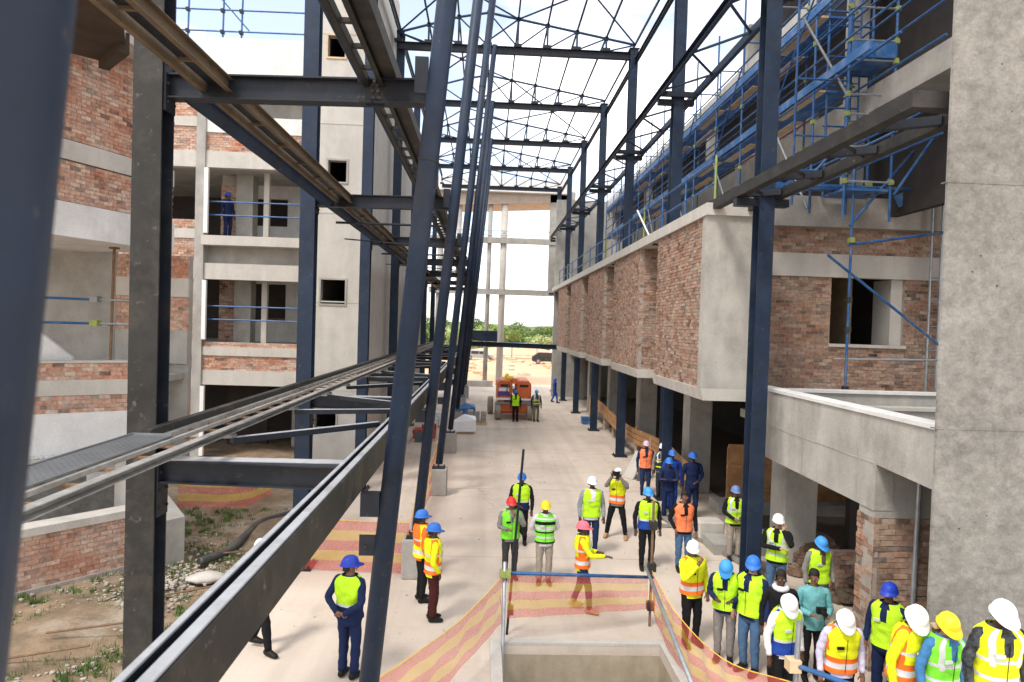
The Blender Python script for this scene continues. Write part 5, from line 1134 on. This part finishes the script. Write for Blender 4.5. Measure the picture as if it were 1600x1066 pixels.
        MB().path([a+Vector((0,0,-.02)), a+Vector((0,0,.09))], [.05, .052], 10).build('boot_collar', shoes, t, smooth=True)
    rr = loft([(Vector((0,0,z)), a, b_, .9) for z, a, b_ in ((.78, .10, .085), (.84, .172, .122), (.92, .176, .122), (1.0, .165, .115), (1.04, .155, .105))])
    q = MB(); q.add(rr[0], rr[1]); q.build('trousers', legs, t, smooth=True)
    # hi-vis vest: real second layer with its own zones
    if vest:
        kind, A, Bm = vest; lo = .90 if kind != 'long' else .82
        g = .030; vs, fs, zs = torso(g, lo, 1.508, .004); q = MB(); ms = [A, Bm or A, REF, inner or top]; n = 40
        q.v = list(vs); nf = []
        for j in range(len(zs)-1):
            zc = (zs[j]+zs[j+1])/2
            for k in range(n):
                a = 2*math.pi*(k+.5)/n; front = math.sin(a); sidew = abs(math.cos(a)); m_ = 0
                if kind in ('twotone', 'long', 'jacket'):
                    if zc < 1.10 or (zc > 1.2 and sidew > .90 and kind != 'jacket') : m_ = 1
                    if kind == 'jacket' and (sidew > .9): m_ = 1
                    if .985 < zc < 1.045 or (kind == 'jacket' and 1.22 < zc < 1.25): m_ = 2
                elif kind == 'navylow':
                    if zc < 1.10: m_ = 1
                    if 1.09 < zc < 1.13: m_ = 2
                    if sidew > .99: m_ = 1
                elif kind == 'stripes':
                    m_ = [0, 1, 0, 2][int((zc-.85)/.05) % 4]; m_ = 1 if m_ == 1 else (2 if m_ == 2 else 0)
                elif kind == 'bands':
                    if 1.0 < zc < 1.035 or 1.17 < zc < 1.205: m_ = 1
                if kind in ('plain', 'bands', 'open'):
                    if zc > 1.15 and .52 < sidew < .66 and kind == 'bands': m_ = 2
                    if front > .997-(.035*max(0, (zc-1.25)/.25)) and (kind == 'open' or zc > 1.25): m_ = 3
                if zc > 1.47 and front > .95: m_ = 3
                nf.append(((j*n+k, j*n+(k+1) % n, (j+1)*n+(k+1) % n, (j+1)*n+k), m_))
        # hem and neck returns give it thickness
        q.f = [f_ for f_, _ in nf]; q.mi = [m_ for _, m_ in nf]; crease(q, .022, 8, x+y).build('vest', ms, t, smooth=True)
        b = MB(); 
        for k in range(14): 
            zz = .92+k*.036
            if zz < 1.36 and kind != 'open': p0, p1 = bend((0, .118+g+.012, zz)), bend((0, .118+g+.016, zz+.036)); b.bar(p0, p1, .006, .004, (0,1,0))
        if b.v: b.build('zip', BLK, t)
        b = MB(); p0 = bend((.08, .127+g, 1.27)); b.bar(p0-Vector((.045, 0, 0)), p0+Vector((.045, .002, 0)), .02, .035); b.build('chest_badge', BLK if kind in ('twotone', 'plain') else REF, t)
    # props
    if prop == 'phone': MB().bar(wr[0]+fd[0]*.05+Vector((-.02, 0, 0)), wr[0]+fd[0]*.19+Vector((-.02, 0, 0)), .012, .07, (0,1,0)).build('telephone', SHOE, t)
    if prop == 'camera':
        c = (wr[0]+wr[1])/2+Vector((0, .05, .09)); MB().box(c.x-.07, c.x+.07, c.y-.03, c.y+.04, c.z-.045, c.z+.05).tube(c+Vector((0, .04, 0)), c+Vector((0, .16, 0)), .038, 12).build('camera', SHOE, t)
    if prop == 'tablet': c = (wr[0]+wr[1])/2+Vector((0, .12, .02)); MB().bar(c-Vector((.12, 0, 0)), c+Vector((.12, 0, 0)), .18, .012).build('clipboard', WHT, t)
    if prop == 'bag': MB().box(-.30, -.20, .0, .2, .98, 1.18).build('bag', SHOE, t, bevel=.02); MB().path([bend((-.25, .08, 1.18)), bend((-.1, .15, 1.35)), bend((.12, .06, 1.50))], .015, 6).build('strap', SHOE, t)
    if prop == 'scarf': b = MB(); b.path([bend((.09*math.cos(a), .09*math.sin(a), 1.49)) for a in [i*.5236 for i in range(13)]], .045, 8); b.build('scarf', WHT, t, smooth=True)
    return t
P = person
P(-1.88, 10.1, 25, 'man in navy jacket and lime vest, hands clasped behind, beside the long raking pipe', 'deepblue', NAVY, ('navylow', LIME, NAVY), NAVY, skin=1, h=1.86, arms=('behind', 'behind'), head=(0, -40))
P(-1.08, 12.95, 70, 'man in blue helmet half hidden behind another, orange vest and dark trousers', 'blue', ORG_, ('jacket', ORG_, YEL), BLK, h=1.78)
P(-.80, 12.1, 75, 'man in blue helmet and yellow orange jacket with maroon trousers, hands in pockets, looking right', 'blue', YEL, ('jacket', YEL, ORG_), MAR, h=1.78, arms=('pocket', 'pocket'), head=(5, 0), spread=.08)
P(-3.42, 10.9, 110, 'walker in black with white helmet, mostly hidden behind the diagonal edge beam', 'white', BLK, None, BLK, h=1.82, stride=.22)
P(1.0, 16.4, 190, 'man in blue helmet and lime vest just behind the tall dark post', 'blue', BLK, ('navylow', LIME, NAVY), BLK, h=1.78, arms=('front', 'down'), stride=.10)
P(.66, 14.2, 170, 'person in red helmet, grey top and lime vest with a black shoulder bag', 'red', GRY, ('plain', GRN, None), cmat('charcoal_cloth', (.05, .05, .05)), h=1.74, arms=('hold', 'chin'), prop='bag', skin=1)
P(1.36, 13.95, 180, 'young man in yellow helmet, green vest with black and white hoops and khaki trousers', 'yellow', WHT, ('stripes', GRN, BLK), KHA, h=1.74, arms=('behind', 'behind'), skin=0, sleeves=WHT)
P(1.95, 12.6, 100, 'person in pink helmet striding right in a yellow and orange jacket, hand held out', 'pink', YEL, ('jacket', YEL, ORG_), DJ, TAN, h=1.72, arms=('point', 'hold'), stride=.16)
P(2.6, 15.7, 175, 'tall man in white helmet, checked shirt, open lime vest and navy trousers', 'white', WHT, ('open', LIME, None), DJ, TAN, skin=0, h=1.88, sleeves=PLD, inner=WHT, arms=('down', 'down'))
P(3.48, 17.1, 200, 'photographer in white helmet raising a camera, yellow and orange vest and tan boots', 'white', GRY, ('twotone', YEL, ORG_), BLK, TAN, h=1.80, arms=('camera', 'camera'), prop='camera', spread=.24)
P(5.3, 21.7, 185, 'person in pale pink helmet and plain orange vest at the far right group', 'palepink', NAVY, ('plain', ORS, None), DJ, h=1.76)
P(5.72, 21.3, 200, 'person in white helmet and dark overalls with yellow bands beside the column', 'white', GRY, ('bands', cmat('dark_overall', (.03, .035, .04)), YEL), cmat('dark_overall', (.03, .035, .04)), h=1.76)
P(5.28, 18.9, 190, 'front man of the group in navy overalls and blue helmets', 'blue', NAVY, None, NAVY, h=1.76, arms=('crossed', 'crossed'))
P(5.62, 19.8, 180, 'man in brighter royal blue overalls and blue helmet in the middle of the overalled group', 'blue', RBL, None, RBL, h=1.82, arms=('front', 'down'))
P(5.98, 19.0, 175, 'rightmost man in navy overalls and blue helmet under the first bay', 'blue', NAVY, None, NAVY, h=1.92, arms=('down', 'front'))
P(3.72, 14.9, 178, 'man in light blue helmet, lime and navy vest over black, standing at the rail end', 'lightblue', BLK, ('navylow', LIME, RBL), BLK, h=1.84, arms=('down', 'down'))
P(4.52, 14.85, 178, 'bareheaded man in orange vest and blue jeans', None, BLK, ('plain', ORS, None), JEAN, hair='short', h=1.80, arms=('pocket', 'down'), skin=1)
P(5.95, 15.6, 185, 'man in grey blue helmet and lime vest over black, beside the first right column', 'greyblue', BLK, ('bands', LIME, REF), KHA, h=1.76, arms=('front', 'front'), skin=1)
P(3.62, 11.3, 165, 'man in white helmet touching chin, yellow vest with orange hem, black trousers', 'white', YEL, ('twotone', YEL, ORG_), BLK, h=1.80, arms=('chin', 'down'), skin=1, head=(5, -30))
P(4.0, 10.75, 205, 'man in light blue helmet bowed over a phone, lime vest, navy jacket and grey trousers', 'lightblue', NAVY, ('plain', LIME, None), GRY, h=1.74, arms=('hold', 'hold'), head=(35, 0), lean=6)
P(4.28, 10.4, 235, 'man in blue helmet seen side on with lime vest, navy sleeves and blue jeans', 'blue', NAVY, ('plain', LIME, None), JEAN, h=1.86, arms=('down', 'down'), skin=2, head=(5, 30))
P(5.82, 13.0, 215, 'man in white helmet talking on a telephone, lime vest over black and jeans', 'white', BLK, ('bands', LIME, REF), JEAN, h=1.82, arms=('crossed', 'phone'), skin=2, head=(0, 20))
P(6.15, 12.0, 175, 'man in light blue helmet and open lime vest in the shade under the beam', 'lightblue', GRY, ('open', LIME, None), DJ, h=1.72, inner=cmat('brown_cloth', (.13, .09, .06)), head=(25, 0))
P(5.16, 10.2, 185, 'bareheaded woman in a teal coat holding a black camera', None, TEAL, None, BLK, hair='short', h=1.74, arms=('hold', 'hold'), prop='camera', skin=1, sleeves=TEAL)
P(4.62, 10.15, 190, 'bareheaded woman in black with a white scarf behind a white helmeted worker', None, BLK, None, BLK, hair='short', h=1.74, prop='scarf', skin=0)
P(4.28, 9.25, 165, 'worker in white helmet with lime and blue vest, white sleeves and black trousers, head bowed', 'white', WHT, ('navylow', LIME, RBL), BLK, h=1.80, head=(40, -20), lean=5)
P(4.82, 8.75, 185, 'worker in white helmet with yellow and orange vest over pale lilac sleeves, head bowed', 'white', LIL, ('twotone', YEL, ORG_), BLK, h=1.80, head=(35, -5), lean=6, skin=1)
P(5.85, 9.4, 235, 'bearded man in deep blue helmet with lime vest over navy, by the rough pillar', 'deepblue', NAVY, ('open', LIME, None), NAVY, h=1.84, inner=NAVY, skin=1, head=(0, 10))
P(5.06, 7.8, 150, 'man in white helmet and bulky yellow orange jacket bending forward beside the pillar', 'white', YEL, ('jacket', YEL, ORG_), BLK, h=1.92, head=(30, -40), lean=10, skin=0, z0=.35)
P(5.34, 7.55, 170, 'woman in yellow helmet with auburn hair, green vest and blue shirt', 'yellow', BLUS, ('bands', GRN, REF), BLK, h=1.84, hair='long', skin=2, head=(20, -15), lean=5, z0=.4)
P(5.40, 6.8, 185, 'man in white helmet with lime vest over a dark mottled jacket at the right edge', 'white', CAMO, ('bands', YEL, REF), BLK, h=1.90, head=(18, -5), lean=4, sleeves=CAMO, z0=.78)
P(1.82, 37.7, 180, 'man in lime vest standing in front of the orange boom lift', 'blue', BLK, ('plain', LIME, None), BLK, h=1.78)
P(2.98, 37.9, 170, 'man in blue helmet and olive overalls at the right wheel of the boom lift', 'lightblue', NAVY, ('bands', cmat('olive_cloth', (.16, .16, .07)), YEL), cmat('olive_cloth', (.16, .16, .07)), h=1.8)
P(1.35, 39.6, 180, 'operator in yellow overalls and yellow helmet bent over the top of the boom lift', 'yellow', cmat('yellow_overall', (.65, .60, .25)), ('plain', cmat('yellow_overall', (.65, .60, .25)), None), KHA, h=1.7, z0=.95, lean=20, head=(30, 0))
P(-9.95, 26.6, 120, 'distant worker in navy overalls standing on the upper floor of the frame building', 'deepblue', NAVY, None, NAVY, h=1.78, z0=8.3)
P(5.0, 47.5, 100, 'distant walker in blue overalls near the far right columns', 'blue', RBL, None, RBL, h=1.8, stride=.2)
t = thing('concrete_steps', 'concrete steps below the three workers at the bottom right corner', 'steps', (5.2, 7, 0))
for x0, x1, y0, y1, z in ((4.7, 5.9, 7.62, 8.1, .35), (4.7, 5.9, 7.15, 7.615, .4), (4.7, 5.9, 6.4, 7.145, .78)): B('step', CONC, t, (x0, x1, y0, y1, 0, z))
# turn all skin-modifier bodies into plain meshes in one pass
bpy.context.view_layer.update(); dg = bpy.context.evaluated_depsgraph_get()
res = [(o, m, bpy.data.meshes.new_from_object(o.evaluated_get(dg))) for o, m in BODY_JOBS]
for o, m, me in res:
    o.modifiers.clear(); o.data = me; me.materials.clear(); me.materials.append(m); me.polygons.foreach_set('use_smooth', [True]*len(me.polygons))
